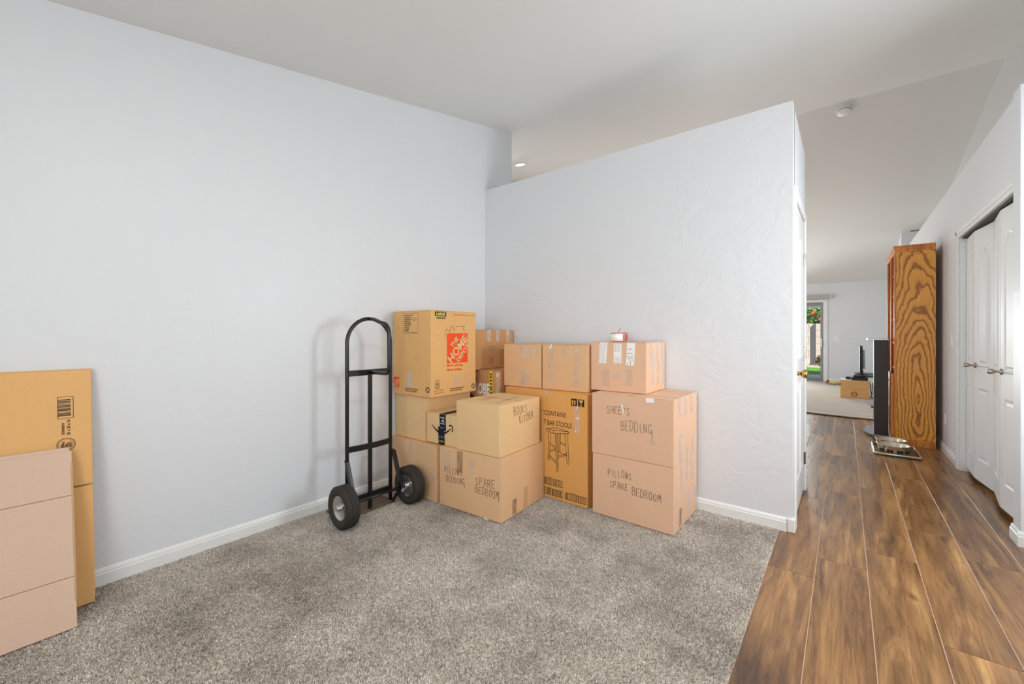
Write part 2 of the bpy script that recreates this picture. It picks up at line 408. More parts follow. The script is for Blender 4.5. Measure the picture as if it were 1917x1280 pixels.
co[:, 0] = np.stack([px - dx, py - dy, np.full(n, .0005)], 1); co[:, 1] = np.stack([px + dx, py + dy, np.full(n, .0005)], 1)
co[:, 2] = np.stack([px + np.cos(la) * lean + sw * .5, py + np.sin(la) * lean - .001, hgt], 1)
me = bpy.data.meshes.new('carpet_pile'); me.vertices.add(n * 3); me.vertices.foreach_set('co', co.ravel())
me.loops.add(n * 3); me.loops.foreach_set('vertex_index', np.arange(n * 3, dtype=np.int32))
me.polygons.add(n); me.polygons.foreach_set('loop_start', np.arange(0, n * 3, 3, dtype=np.int32)); me.polygons.foreach_set('loop_total', np.full(n, 3, dtype=np.int32))
me.update(); me.validate(); me.materials.append(M['carpet_pile'])
po = bpy.data.objects.new('carpet_pile', me); col.objects.link(po); po.parent = cp; po['kind'] = 'stuff'

# baseboards: stepped profile
BH = .083
def baseboard(name, p0, p1, nrm, label=None):
    """run from p0 to p1 on the floor, nrm = outward direction"""
    bm = bmesh.new(); p0 = Vector((*p0, 0)); p1 = Vector((*p1, 0)); nv = Vector((*nrm, 0))
    prof = [(0, 0), (.013, 0), (.013, .056), (.009, .060), (.009, .068), (.005, .078), (.002, BH), (0, BH)]
    A = [bm.verts.new(p0 + nv * a + Vector((0, 0, b))) for a, b in prof]; B = [bm.verts.new(p1 + nv * a + Vector((0, 0, b))) for a, b in prof]
    bm.faces.new(A); bm.faces.new(B[::-1])
    for i in range(len(prof)): bm.faces.new((A[i], B[i], B[(i + 1) % len(prof)], A[(i + 1) % len(prof)]))
    bmesh.ops.recalc_face_normals(bm, faces=bm.faces[:]); return struct(name, bm, 'trim', label=label)
baseboard('baseboard_left', (LW, YF), (LW, PW), (1, 0))
baseboard('baseboard_back', (LW + .013, PW), (HX - .03, PW), (0, -1))
b2 = bmesh.new(); box(b2, HX - .028, HX + .013, PW - .013, PW + .03, 0, BH, bev=.006); struct('baseboard_corner', b2, 'trim')
baseboard('baseboard_hall', (HX, PW + .03), (HX, 3.04), (1, 0)); baseboard('baseboard_hall_end', (HX, 3.92), (HX, 3.96), (1, 0))
baseboard('baseboard_right', (RW, 5.365), (RW, 8.90), (-1, 0))
baseboard('baseboard_stub', (.77, 3.61), (.77, 3.755), (-1, 0)); baseboard('baseboard_entry', (.757, 3.61), (RB, 3.61), (0, -1))
baseboard('baseboard_far', (-.33, YB), (RW, YB), (0, -1)); baseboard('baseboard_family', (RW, 10.14), (RW, YB), (-1, 0))

# ------------------------------------------------------------------ panelled doors
def panel_loops(bm, w0, w1, z0, z1, arch, place):
    def loop(t, dep):
        pts = [(w0 + t, z0 + t), (w1 - t, z0 + t)]; K = 10; zs = z1 - t - arch
        for i in range(K + 1):
            q = i / K; s = max(0, min(1, (1 - abs(2 * q - 1)) * 1.25)); pts.append((w1 - t - (w1 - w0 - 2 * t) * q, zs + arch * (s * s * (3 - 2 * s))))
        return [bm.verts.new(place(a, b, dep)) for a, b in pts]
    L = [loop(0, 0), loop(.006, .007), loop(.014, .006), loop(.022, .0008), loop(.032, .0008), loop(.046, .006)]
    for A, B in zip(L, L[1:]):
        for i in range(len(A)): bm.faces.new((A[i], A[(i + 1) % len(A)], B[(i + 1) % len(A)], B[i]))
    bm.faces.new(L[-1]); bmesh.ops.recalc_face_normals(bm, faces=bm.faces[:])
    return bm
def knob(parent, loc, d, mat, r=.026):
    """round knob projecting along d from loc"""
    d = Vector(d); prof = [(0, 0), (r * 1.1, 0), (r * 1.1, .006), (r * .45, .010), (r * .42, .030), (r * .8, .036), (r, .048), (r * .9, .060), (r * .5, .068), (0, .070)]
    b = lathe(bmesh.new(), prof, 20); q = Vector((0, 0, 1)).rotation_difference(d)
    bmesh.ops.rotate(b, verts=b.verts[:], cent=(0, 0, 0), matrix=q.to_matrix()); bmesh.ops.translate(b, verts=b.verts[:], vec=loc)
    return obj('knob', b, mat, parent, True)

# hallway door (closed) in the short wall
d1 = holder('door_1'); d1['label'] = 'closed white panel door with a brass knob'
sl_ = obj('door_slab', bx(HX - .04, HX - .003, 3.105, 3.855, .012, 2.045), 'doorpaint', d1)
for (a, b) in ((3.20, 3.44), (3.52, 3.76)):
    for (z0, z1, ar) in ((.22, .86, 0), (1.02, 1.88, .07)):
        obj('panel', panel_loops(bmesh.new(), a, b, z0, z1, ar, lambda u, v, dp: (HX - .003 + dp, u, v)), 'doorpaint', sl_)
knob(sl_, (HX - .003, 3.175, .945), (1, 0, 0), 'brass', .029)
for z in (.25, 1.05, 1.76):
    hb = bmesh.new(); tube(hb, [(HX + .006, 3.862, z - .045), (HX + .006, 3.862, z + .045)], .007, 8); box(hb, HX - .004, HX + .002, 3.83, 3.862, z - .045, z + .045); obj('hinge', hb, 'satin_nickel', d1)
tr = holder('trim_1'); tr['label'] = 'white casing around the hallway door'
for (a, b, z0, z1) in ((3.045, 3.10, 0, 2.105), (3.86, 3.915, 0, 2.105), (3.10, 3.86, 2.05, 2.105)):
    q = bx(HX, HX + .014, a, b, z0, z1, bev=.004); obj('casing', q, 'trim', tr)

# closet bifold doors
d2 = holder('door_2'); d2['label'] = 'white four-leaf folding closet doors with arched panels'
folds = [(.825, 5.285), (.808, 4.925), (.848, 4.565), (.806, 4.195), (.832, 3.83)]
for i in range(4):
    a, b = Vector((*folds[i], 0)), Vector((*folds[i + 1], 0)); d = (b - a); L = d.length - .005; d.normalize(); nrm = Vector((d.y, -d.x, 0))
    if nrm.x > 0: nrm = -nrm
    def place(u, v, dp, a=a, d=d, nrm=nrm): return a + d * (u + .0025) + nrm * dp + Vector((0, 0, v))
    bb = bmesh.new(); vs = []
    for dp in (0, -.032):
        for (u, v) in ((0, .04), (L, .04), (L, 2.02), (0, 2.02)): vs.append(bb.verts.new(place(u, v, dp)))
    for f in ((0, 1, 2, 3), (7, 6, 5, 4), (0, 4, 5, 1), (1, 5, 6, 2), (2, 6, 7, 3), (3, 7, 4, 0)): bb.faces.new([vs[j] for j in f])
    bmesh.ops.recalc_face_normals(bb, faces=bb.faces[:]); bmesh.ops.bevel(bb, geom=bb.edges[:], offset=.003, segments=2, affect='EDGES')
    leaf = obj('door_leaf', bb, 'doorpaint', d2)
    for (z0, z1, ar) in ((.20, .78, 0), (.94, 1.86, .075)):
        obj('panel', panel_loops(bmesh.new(), .075, L - .075, z0, z1, ar, place), 'doorpaint', leaf)
    if i in (1, 3): knob(leaf, place(.03 if i == 1 else .03, .945, 0), nrm, 'satin_nickel', .018)
obj('track', bx(RW + .015, RW + .055, 3.75, 5.29, 2.025, 2.04), 'dark', d2)
tr = holder('trim_2'); tr['label'] = 'white casing around the closet opening'
for sgn, dpt in ((0, .012), (1, .017)):
    pass
obj('casing', bx(RW - .012, RW, 5.30, 5.362, 0, 2.10, bev=.003), 'trim', tr); obj('casing', bx(RW - .017, RW - .012, 5.325, 5.362, 0, 2.10, bev=.002), 'trim', tr)
obj('casing', bx(RW - .012, RW, 3.742, 5.30, 2.038, 2.10, bev=.003), 'trim', tr); obj('casing', bx(RW - .017, RW - .012, 3.742, 5.362, 2.064, 2.10, bev=.002), 'trim', tr)
obj('jamb', bx(RW, RW + .1, 5.288, 5.30, 0, 2.04), 'trim', tr)

# ------------------------------------------------------------------ patio door, far wall
d3 = holder('door_3'); d3['label'] = 'sliding glass patio door with grey aluminium frame'
def dpart(n, x0, x1, z0, z1, y0, y1, m, p=d3): return obj(n, bx(x0, x1, y0, y1, z0, z1, bev=.003), m, p)
for a in ((-.43, -.405, 0, 2.0), (-2.0, -1.975, 0, 2.0)): dpart('outer_frame', *a, YB + .01, YB + .1, 'alu')
dpart('outer_frame', -1.975, -.43, 1.965, 2.0, YB + .01, YB + .1, 'alu'); dpart('sill_track', -1.975, -.43, 0, .03, YB + .0, YB + .11, 'alu')
sp_ = dpart('sliding_panel_stile', -.485, -.432, .03, 1.965, YB + .02, YB + .055, 'alu'); dpart('sliding_panel_stile', -1.23, -1.18, .03, 1.965, YB + .02, YB + .055, 'alu')
dpart('panel_rail', -1.18, -.485, 1.915, 1.965, YB + .02, YB + .055, 'alu'); dpart('panel_rail', -1.18, -.485, .03, .10, YB + .02, YB + .055, 'alu')
dpart('glass_pane', -1.18, -.485, .10, 1.915, YB + .036, YB + .040, 'glass'); dpart('glass_pane', -1.975, -1.23, .03, 1.965, YB + .07, YB + .074, 'glass')
dpart('door_handle', -.478, -.448, .86, 1.08, YB - .02, YB + .018, 'white_plastic', sp_)
tr = holder('trim_3'); tr['label'] = 'white casing around the patio door'
obj('casing', bx(-.405, -.335, YB - .015, YB, 0, 2.06, bev=.004), 'trim', tr); obj('casing', bx(-2.1, -.405, YB - .015, YB, 1.995, 2.06, bev=.004), 'trim', tr); obj('casing', bx(-2.1, -2.0, YB - .015, YB, 0, 1.995, bev=.004), 'trim', tr)
va = thing('window_valance', 'grey blind headrail box mounted above the patio door', 'valance', (-1.15, YB, 2.07))
obj('headrail', bx(-.9, .87, -.09, -.005, 0, .092, bev=.004), 'grey_plastic', va); obj('end_cap', bx(.87, .885, -.095, -.002, -.004, .096, bev=.003), 'white_plastic', va)

# wall plates, detector, recessed lights
def plate(name, label, cat, loc, nrm, w, h, kind):
    r = thing(name, label, cat, loc); n = Vector(nrm); u = Vector((-n.y, n.x, 0))
    def slab(nm, u0, u1, z0, z1, d0, d1, m, p=r):
        b = bmesh.new(); box(b, u0, u1, d0, d1, z0, z1, bev=.0012, seg=1)
        mt = Matrix(((u.x, n.x, 0), (u.y, n.y, 0), (0, 0, 1))); bmesh.ops.transform(b, verts=b.verts[:], matrix=mt.to_4x4()); bmesh.ops.recalc_face_normals(b, faces=b.faces[:]); return obj(nm, b, m, p)
    pl = slab('cover_plate', -w / 2, w / 2, -h / 2, h / 2, 0, .006, 'white_plastic')
    if kind == 'outlet':
        for z in (-.02, .02):
            q = slab('socket', -.017, .017, z - .014, z + .014, .006, .0085, 'white_plastic')
            for uu in (-.006, .006): slab('slot', uu - .0012, uu + .0012, z - .005, z + .006, .0085, .009, 'dark', q)
    else:
        k = int(round(w / .07))
        for i in range(k):
            c = (i - (k - 1) / 2) * .046; slab('rocker', c - .016, c + .016, -.033, .033, .006, .010, 'white_plastic')
    return r
plate('wall_outlet', 'white duplex outlet low on the left wall behind the hand truck', 'outlet', (LW, 1.709, .35), (1, 0, 0), .07, .115, 'outlet')
plate('light_switch', 'white light switch on the hallway wall beside the closet casing', 'light switch', (RW, 5.617, 1.13), (-1, 0, 0), .07, .115, 'switch')
plate('wall_outlet', 'white outlet low on the hallway wall in the shadow behind the oak bookcase', 'outlet', (RW, 5.98, .34), (-1, 0, 0), .07, .115, 'outlet')
plate('light_switch', 'wide white three-gang switch plate on the far wall right of the patio door', 'light switch', (-.15, YB, 1.08), (0, -1, 0), .155, .115, 'switch')

sy = 6.18; sd = thing('smoke_detector', 'round white smoke detector on the sloped ceiling near the ridge', 'smoke detector', (-.01, sy, zc(sy)))
sd.rotation_euler = (math.atan(-SL), 0, 0)
obj('base_ring', lathe(bmesh.new(), [(0, .0), (.075, 0), (.075, -.014), (.05, -.018), (0, -.018)], 28), 'white_plastic', sd, True)
bd = obj('body', lathe(bmesh.new(), [(.045, -.016), (.066, -.020), (.068, -.040), (.055, -.050), (.02, -.054), (0, -.054)], 28), 'white_plastic', sd, True)
vb = bmesh.new(); tube(vb, [(.0665 * math.cos(a), .0665 * math.sin(a), -.028) for a in np.linspace(0, 2 * PI, 28, endpoint=False)], .003, 6, closed=True); obj('vent_slot', vb, 'dark', bd)
def downlight(x, y, label, e, r=.075):
    t = thing('recessed_light', label, 'light', (x, y, zc(y) - .002)); t.rotation_euler = (math.atan(SL if y < YR else -SL), 0, 0)
    obj('trim_ring', lathe(bmesh.new(), [(r, 0), (r + .022, 0), (r + .022, -.006), (r, -.008), (r - .006, -.002)], 28), 'white_plastic', t, True)
    obj('lens', lathe(bmesh.new(), [(0, -.003), (r - .002, -.003), (r - .002, 0), (0, 0)], 28), 'lamp_lens', t)
    l = light('recessed_lamp', 'AREA', (x, y, zc(y) - .05), (0, 0, 0), e, (1, .97, .92), r * 2, r * 2); l.data.shape = 'DISK'
downlight(-3.50, 4.53, 'lit round recessed light in the ceiling beyond the end of the left wall', 12, .07)
downlight(-.58, .45, 'lit round recessed light in the ceiling above the photographer', 11, .09)

# ------------------------------------------------------------------ cardboard boxes
_tc = {}
def text2d(s, bold=0.0):
    if (s, bold) in _tc: return _tc[(s, bold)]
    c = bpy.data.curves.new('t', 'FONT'); c.body = s; c.size = 1; c.offset = bold; c.resolution_u = 3
    o = bpy.data.objects.new('t', c); me = bpy.data.meshes.new_from_object(o)
    v = [(a.co.x, a.co.y) for a in me.vertices]; f = [tuple(p.vertices) for p in me.polygons]
    bpy.data.objects.remove(o); bpy.data.curves.remove(c); bpy.data.meshes.remove(me)
    x0 = min(a for a, b in v); x1 = max(a for a, b in v); y0 = min(b for a, b in v); y1 = max(b for a, b in v)
    v = [((a - x0) / (x1 - x0), (b - y0) / (y1 - y0)) for a, b in v]
    _tc[(s, bold)] = (v, f); return v, f
GL = {  # single stroke capitals on a unit cell
 'A': [[(0, 0), (.45, 1), (.9, 0)], [(.2, .4), (.72, .4)]], 'B': [[(0, 0), (0, 1), (.6, .95), (.7, .75), (.5, .55), (0, .5)], [(.5, .55), (.85, .4), (.8, .12), (.5, 0), (0, 0)]],
 'C': [[(.85, .85), (.5, 1), (.15, .8), (0, .45), (.2, .08), (.55, 0), (.85, .18)]], 'D': [[(0, 0), (0, 1), (.5, .95), (.85, .65), (.8, .25), (.4, 0), (0, 0)]],
 'E': [[(.8, 1), (0, 1), (0, 0), (.8, 0)], [(0, .52), (.6, .52)]], 'F': [[(.8, 1), (0, 1), (0, 0)], [(0, .5), (.6, .5)]],
 'G': [[(.85, .85), (.45, 1), (.1, .75), (0, .4), (.25, .05), (.65, .02), (.85, .3), (.5, .4)], [(.85, .3), (.9, -.35), (.75, -.5)]], 'H': [[(0, 0), (0, 1)], [(.8, 0), (.8, 1)], [(0, .5), (.8, .5)]],
 'I': [[(.3, 0), (.3, 1)]], 'K': [[(0, 0), (0, 1)], [(.75, 1), (0, .45), (.8, 0)]], 'L': [[(0, 1), (0, 0), (.7, 0)]], 'M': [[(0, 0), (.15, 1), (.45, .35), (.75, 1), (.95, -.1)]],
 'N': [[(0, 0), (.05, 1), (.75, .05), (.8, 1)]], 'O': [[(.45, 1), (.1, .8), (0, .4), (.25, .02), (.6, .05), (.85, .45), (.7, .9), (.45, 1)]], 'P': [[(0, 0), (0, 1), (.6, .95), (.75, .75), (.55, .5), (0, .45)]],
 'R': [[(0, 0), (0, 1), (.6, .95), (.7, .72), (.5, .52), (0, .48)], [(.35, .5), (.85, 0)]], 'S': [[(.8, .88), (.45, 1), (.1, .85), (.2, .58), (.65, .45), (.75, .15), (.4, 0), (0, .12)]],
 'T': [[(0, 1), (.9, 1)], [(.45, 1), (.42, 0)]], 'U': [[(0, 1), (.05, .2), (.4, 0), (.75, .2), (.8, 1)]], 'W': [[(0, 1), (.2, 0), (.45, .7), (.7, 0), (.95, 1)]], ' ': []}
rg = random.Random(11)

class Carton:
    def __init__(s, label, x, y, z, w, d, h, rot, mat, seam='x', bulge=.004, group='packed moving boxes in the corner', name='cardboard_box'):
        s.w, s.d, s.h, s.A, s.mat = w, d, h, bulge, mat
        s.root = thing(name, label, 'box', (x, y, z), math.radians(rot), group)
        bm = bmesh.new(); box(bm, 0, w, 0, d, 0, h - .0035)
        bmesh.ops.subdivide_edges(bm, edges=bm.edges[:], cuts=7, use_grid_fill=True)
        for v in bm.verts:
            x_, y_, z_ = v.co; e = 1e-5
            if abs(y_) < e: v.co.y -= s.b(x_ / w, z_ / h)
            if abs(y_ - d) < e: v.co.y += s.b(x_ / w, z_ / h) * .4
            if abs(x_ - w) < e: v.co.x += s.b(y_ / d, z_ / h)
            if abs(x_) < e: v.co.x -= s.b(y_ / d, z_ / h) * .4
        body = obj('body', bm, mat, s.root)
        md = body.modifiers.new('edge', 'BEVEL'); md.width = .0035; md.segments = 2; md.limit_method = 'ANGLE'; md.angle_limit = math.radians(50)
        g = .0015
        for q in (0, 1):
            if seam == 'x': f = bx(.001, w - .001, (0.001 if q == 0 else d / 2 + g), (d / 2 - g if q == 0 else d - .001), h - .0035, h, bev=.001, seg=1)
            else: f = bx((0.001 if q == 0 else w / 2 + g), (w / 2 - g if q == 0 else w - .001), .001, d - .001, h - .0035, h, bev=.001, seg=1)
            obj('flap', f, mat, s.root)
        s.seam = seam
    def b(s, a, c): return s.A * max(0, math.sin(PI * min(1, max(0, a)))) * max(0, math.sin(PI * min(1, max(0, c))))
    def at(s, f, u, v, off=.0009):
        if f == 'F': return (u, -s.b(u / s.w, v / s.h) - off, v)
        if f == 'R': return (s.w + s.b(u / s.d, v / s.h) + off, u, v)
        return (u, v, s.h + off)
    def strip(s, f, u0, v0, u1, v1, mat='tape_clear', name='tape', off=.0009, skew=0, n=8):
        bm = bmesh.new(); G = [[bm.verts.new(s.at(f, u0 + (u1 - u0) * i / 4 + skew * j / n, v0 + (v1 - v0) * j / n, off)) for i in range(5)] for j in range(n + 1)]
        for j in range(n):
            for i in range(4): bm.faces.new((G[j][i], G[j][i + 1], G[j + 1][i + 1], G[j + 1][i]))
        return obj(name, bm, mat, s.root)
    def poly(s, f, polys, mat, name, off=.0014):
        bm = bmesh.new()
        for pts in polys: bm.faces.new([bm.verts.new(s.at(f, u, v, off)) for u, v in pts])
        return obj(name, bm, mat, s.root)
    def text(s, f, st, u, v, w, h, mat='ink', rot=0, bold=0.0, name='printed_text', clip=None, off=.0014, mir=False):
        V, F = text2d(st, bold); bm = bmesh.new(); c, sn_ = math.cos(rot), math.sin(rot)
        vs = [bm.verts.new((u + a * w * c - b_ * h * sn_, v + a * w * sn_ + b_ * h * c, 0)) for a, b_ in V]
        for q in F:
            try: bm.faces.new([vs[i] for i in q])
            except ValueError: pass
        if clip:
            for co, no in (((clip[0], 0, 0), (-1, 0, 0)), ((clip[2], 0, 0), (1, 0, 0)), ((0, clip[1], 0), (0, -1, 0)), ((0, clip[3], 0), (0, 1, 0))):
                bmesh.ops.bisect_plane(bm, geom=bm.verts[:] + bm.edges[:] + bm.faces[:], plane_co=co, plane_no=no, clear_outer=True)
        for p in bm.verts: p.co = s.at(f, p.co.x, p.co.y, off)
        return obj(name, bm, mat, s.root)
    def line(s, bm, f, pts, lw, off=.0013):
        for (a, b_) in zip(pts, pts[1:]):
            d = Vector((b_[0] - a[0], b_[1] - a[1])); L = d.length
            if L < 1e-6: continue
            d /= L; nx, ny = -d.y * lw / 2, d.x * lw / 2; ex, ey = d.x * lw * .3, d.y * lw * .3
            bm.faces.new([bm.verts.new(s.at(f, *p, off)) for p in ((a[0] + nx - ex, a[1] + ny - ey), (a[0] - nx - ex, a[1] - ny - ey), (b_[0] - nx + ex, b_[1] - ny + ey), (b_[0] + nx + ex, b_[1] + ny + ey))])
    def drawing(s, f, lines, lw, mat, name):
        bm = bmesh.new()
        for l in lines: s.line(bm, f, l, lw)
        return obj(name, bm, mat, s.root)
    def hand(s, f, st, u, v, w, h, lw=.0026, mat='marker', rot=0, grow=0):
        n_ = len(st); cw = w / n_; bm = bmesh.new(); c, sn_ = math.cos(rot), math.sin(rot)
        for i, ch in enumerate(st):
            hh = h * (1 + grow * i / n_) * rg.uniform(.88, 1.1); jy = rg.uniform(-.06, .06) * h
            for pl in GL[ch]:
                P = []
                for (a, b_) in pl:
                    X_ = (i + .08 + .80 * a + rg.uniform(-.03, .03)) * cw; Y_ = jy + (b_ + rg.uniform(-.03, .03)) * hh
                    P.append((u + X_ * c - Y_ * sn_, v + X_ * sn_ + Y_ * c))
                s.line(bm, f, P, lw)
        return obj('handwriting', bm, mat, s.root)
    def barcode(s, f, u, v, w, h):
        bm = bmesh.new(); s.line(bm, f, [(u, v), (u + w, v), (u + w, v + h), (u, v + h), (u, v)], .0035)
        x = u + w * .05
        while x < u + w * .95:
            t = rg.choice((.0018, .003, .0045)); s.line(bm, f, [(x, v + h * .1), (x, v + h * .9)], t); x += t + rg.choice((.003, .005, .008))
        return obj('barcode', bm, 'ink', s.root)
    def recycle(s, f, u, v, r, mat='ink'):
        bm = bmesh.new()
        for k in range(3):
            a0 = PI / 2 + k * 2 * PI / 3 + .3
            arc = [(u + r * math.cos(a0 + t), v + r * math.sin(a0 + t)) for t in np.linspace(0, 1.35, 5)]
            s.line(bm, f, arc, r * .42); e = arc[-1]; a = a0 + 1.35
            bm.faces.new([bm.verts.new(s.at(f, *p, .0014)) for p in ((u + r * 1.5 * math.cos(a), v + r * 1.5 * math.sin(a)), (u + r * math.cos(a + .6), v + r * math.sin(a + .6)), (u + r * .5 * math.cos(a), v + r * .5 * math.sin(a)))])
        return obj('recycling_mark', bm, mat, s.root)
    def toptape(s, mat='tape_clear', k=.05):
        if s.seam == 'x': s.strip('T', 0, s.d / 2 - k / 2, s.w, s.d / 2 + k / 2, mat)
        else: s.strip('T', s.w / 2 - k / 2, 0, s.w / 2 + k / 2, s.d, mat)

GR = 'packed moving boxes in the corner'
# right stack
m = Carton('large tan carton marked PILLOWS SPARE BEDROOM, bottom of the right-hand stack', -1.314, 2.492, .008, .53, .485, .398, 0, 'card_pink')
m.hand('F', 'PILLOWS', .112, .268, .165, .044, rot=.03); m.hand('F', 'SPARE', .125, .196, .13, .042, rot=.0); m.hand('F', 'BEDROOM', .275, .182, .185, .05, rot=-.02, lw=.003)
for a in ((.124, .228, .174, .397), (.236, .266, .286, .396), (.342, .246, .392, .39), (.28, .085, .33, .175), (.416, .022, .466, .177)): m.strip('R', *a, 'tape_pale')
m.strip('R', .097, .016, .142, .125, 'tape_dark')
l = Carton('large tan carton marked SHEETS BEDDING, middle of the right-hand stack', -1.318, 2.49, .407, .535, .485, .398, 0, 'card_pink', seam='y')
l.hand('F', 'SHEETS', .11, .275, .16, .046, mat='marker'); l.hand('F', 'BEDDING', .207, .178, .205, .062, rot=.02)
for a in ((.087, .282, .137, .397), (.204, .282, .254, .397), (.329, .27, .379, .397), (.10, .004, .15, .172), (.235, .004, .285, .076), (.366, .004, .416, .114)): l.strip('R', *a, 'tape_pale')
l.strip('F', .367, .370, .417, .397, 'tape_white'); l.strip('F', .225, .275, .236, .34, 'tape_white', skew=-.02); l.strip('F', .392, .116, .424, .145, 'tape_clear'); l.toptape()
for o_ in (.13, .37): l.strip('T', .28, o_ - .025, .535, o_ + .025, 'tape_pale')
k = Carton('small tan carton with white taped strips on its front, top of the right-hand stack', -1.386, 2.605, .807, .392, .37, .333, 1, 'card_pink', group=GR)
k.strip('F', .062, .187, .118, .330, 'tape_white', 'paper_strip', skew=.006); k.strip('F', .17, .192, .226, .324, 'tape_white', 'paper_strip'); k.strip('F', .256, .181, .312, .329, 'tape_white', 'paper_strip', skew=.008)
k.drawing('F', [[(.175 + i * .008, .196), (.176 + i * .008, .32)] for i in range(6)] + [[(.07 + i * .009, .192), (.075 + i * .009, .325)] for i in range(5)], .0012, 'ink_soft', 'print_lines')
k.drawing('F', [[(.264, .285), (.285, .29), (.30, .288)], [(.262, .258), (.28, .262), (.298, .26)], [(.258, .236), (.275, .24), (.285, .228), (.27, .222)], [(.30, .25), (.296, .23), (.30, .21)], [(.268, .20), (.27, .185)], [(.285, .215), (.29, .186)]], .003, 'ink_soft', 'handwriting')
k.strip('F', .087, .034, .141, .153, 'tape_clear'); k.strip('F', .253, .047, .301, .157, 'tape_clear'); k.strip('F', .164, .099, .215, .124, 'tape_pale')
for a in ((.065, .17, .115, .331), (.095, .05, .145, .28), (.186, .19, .236, .331), (.20, .045, .25, .20), (.296, .2, .346, .331), (.312, .04, .362, .22)): k.strip('R', *a, 'tape_pale')
k.toptape('tape_pale')
# bar stool carton and the two cartons on it
st = Carton('tall golden carton printed with a bar stool drawing, standing between the stacks', -2.083, 2.509, .008, .722, .44, .774, 0, 'card_gold')
st.text('F', 'CONTAINS', .372, .598, .182, .034, bold=.0); st.text('F', 'T BAR STOOLS', .366, .528, .232, .036)
st.text('F', '"', .358, .622, .008, .012)
LN = [[(.391, .5), (.452, .514), (.523, .512), (.577, .502), (.575, .488), (.452, .474), (.392, .485), (.391, .5)], [(.452, .474), (.452, .496), (.391, .5)], [(.452, .496), (.577, .502)],
 [(.465, .475), (.474, .212), (.482, .205), (.491, .215), (.485, .478)], [(.409, .478), (.402, .28), (.408, .272), (.413, .28), (.428, .474)], [(.545, .486), (.563, .28), (.572, .272), (.579, .282), (.566, .489)],
 [(.501, .479), (.494, .338)], [(.510, .479), (.505, .345)], [(.419, .402), (.465, .380)], [(.418, .392), (.465, .370)], [(.418, .345), (.465, .366)], [(.418, .337), (.466, .356)], [(.414, .314), (.471, .272)], [(.414, .304), (.471, .262)],
 [(.491, .318), (.565, .349)], [(.491, .306), (.567, .339)], [(.506, .423), (.551, .407)], [(.506, .414), (.551, .398)], [(.497, .353), (.545, .332)], [(.478, .47), (.483, .22)]]
st.drawing('F', LN, .003, 'ink', 'stool_drawing')
for (a, b_) in ((.594, .688), (.650, .687)): st.poly('F', [[(a, b_), (a + .047, b_), (a + .047, b_ + .05), (a, b_ + .05)]], 'ink', 'shipping_mark', .001)
st.poly('F', [[(.602 + q, .694), (.611 + q, .694), (.611 + q, .718), (.602 + q, .718)] for q in (0, .018)] + [[(.599 + q, .718), (.614 + q, .718), (.6065 + q, .732)] for q in (0, .018)], 'card_gold', 'arrow_mark', .0016)
st.poly('F', [[(.657, .732), (.690, .732), (.680, .712), (.667, .712)], [(.671, .712), (.676, .712), (.676, .697), (.671, .697)], [(.662, .697), (.685, .697), (.685, .692), (.662, .692)]], 'card_gold', 'glass_mark', .0016)
for (a, b_) in ((.364, .098), (.364, .026)): st.barcode('F', a, b_, .158, .045)
st.barcode('F', .548, .026, .163, .045)
for (a, b_) in ((.40, .148), (.40, .076), (.60, .076)): st.text('F', 'ITEM NO', a, b_, .03, .006)
st.strip('F', .618, .5, .662, .688, 'tape_clear'); st.strip('F', .63, .60, .66, .612, 'tape_white'); st.strip('F', .36, .745, .41, .772, 'tape_clear')
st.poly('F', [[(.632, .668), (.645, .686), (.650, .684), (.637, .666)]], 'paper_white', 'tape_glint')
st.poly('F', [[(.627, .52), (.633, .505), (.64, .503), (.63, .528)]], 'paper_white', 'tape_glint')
i_ = Carton('plain tan carton on the golden carton, left of its twin', -2.135, 2.552, .784, .352, .38, .333, 2, 'card_tan', seam='y')
i_.strip('F', .165, .214, .212, .326, 'tape_pale'); i_.strip('F', .256, .235, .306, .318, 'tape_pale'); i_.strip('F', .142, .012, .222, .14, 'tape_clear'); i_.strip('F', .17, .03, .247, .10, 'tape_clear', skew=.01); i_.toptape('tape_pale')
j_ = Carton('plain tan carton on the golden carton, beside the right-hand stack', -1.772, 2.567, .784, .375, .38, .333, 2, 'card_tan', seam='y')
for a in ((.048, .162, .097, .333), (.161, .244, .209, .329), (.266, .165, .312, .313), (.048, .062, .092, .149), (.261, .04, .303, .16)): j_.strip('F', *a, 'tape_clear')
j_.strip('F', .062, .30, .074, .333, 'tape_white', skew=.012); j_.strip('F', .276, .285, .282, .31, 'tape_white', skew=.02); j_.toptape('tape_pale')
# left group
f = Carton('large tan carton marked PILLOWS BEDDING SPARE BEDROOM on the carpet under the books carton', -2.208, 1.938, .008, .535, .525, .404, 4, 'card_tan', seam='y')
f.hand('F', 'PILLOWS', .050, .232, .165, .04, rot=.05, lw=.003); f.hand('F', 'BEDDING', .064, .172, .175, .042, rot=.05, lw=.003)
f.hand('F', 'SPARE', .328, .205, .165, .048, rot=.03, lw=.003); f.hand('F', 'BEDROOM', .325, .155, .195, .04, rot=-.06, lw=.003, grow=.5)
f.strip('F', .055, .27, .095, .388, 'tape_clear'); f.strip('F', .164, .257, .214, .398, 'tape_dark'); f.strip('F', .274, .268, .317, .375, 'tape_clear'); f.toptape()
f.strip('R', .118, .01, .167, .11, 'tape_dark'); f.strip('R', .25, .005, .30, .15, 'stain', 'scuff')
f.poly('F', [[(.395, .0), (.402, .012), (.43, -.0), (.425, -.004)]], 'paper_white', 'torn_label')
c_ = Carton('large tan carton on the carpet behind the hand truck wheel', -2.742, 1.925, .008, .505, .495, .397, 1, 'card_tan')
c_.strip('F', .198, .283, .248, .392, 'tape_clear'); c_.strip('F', .44, .12, .49, .2, 'tape_clear')
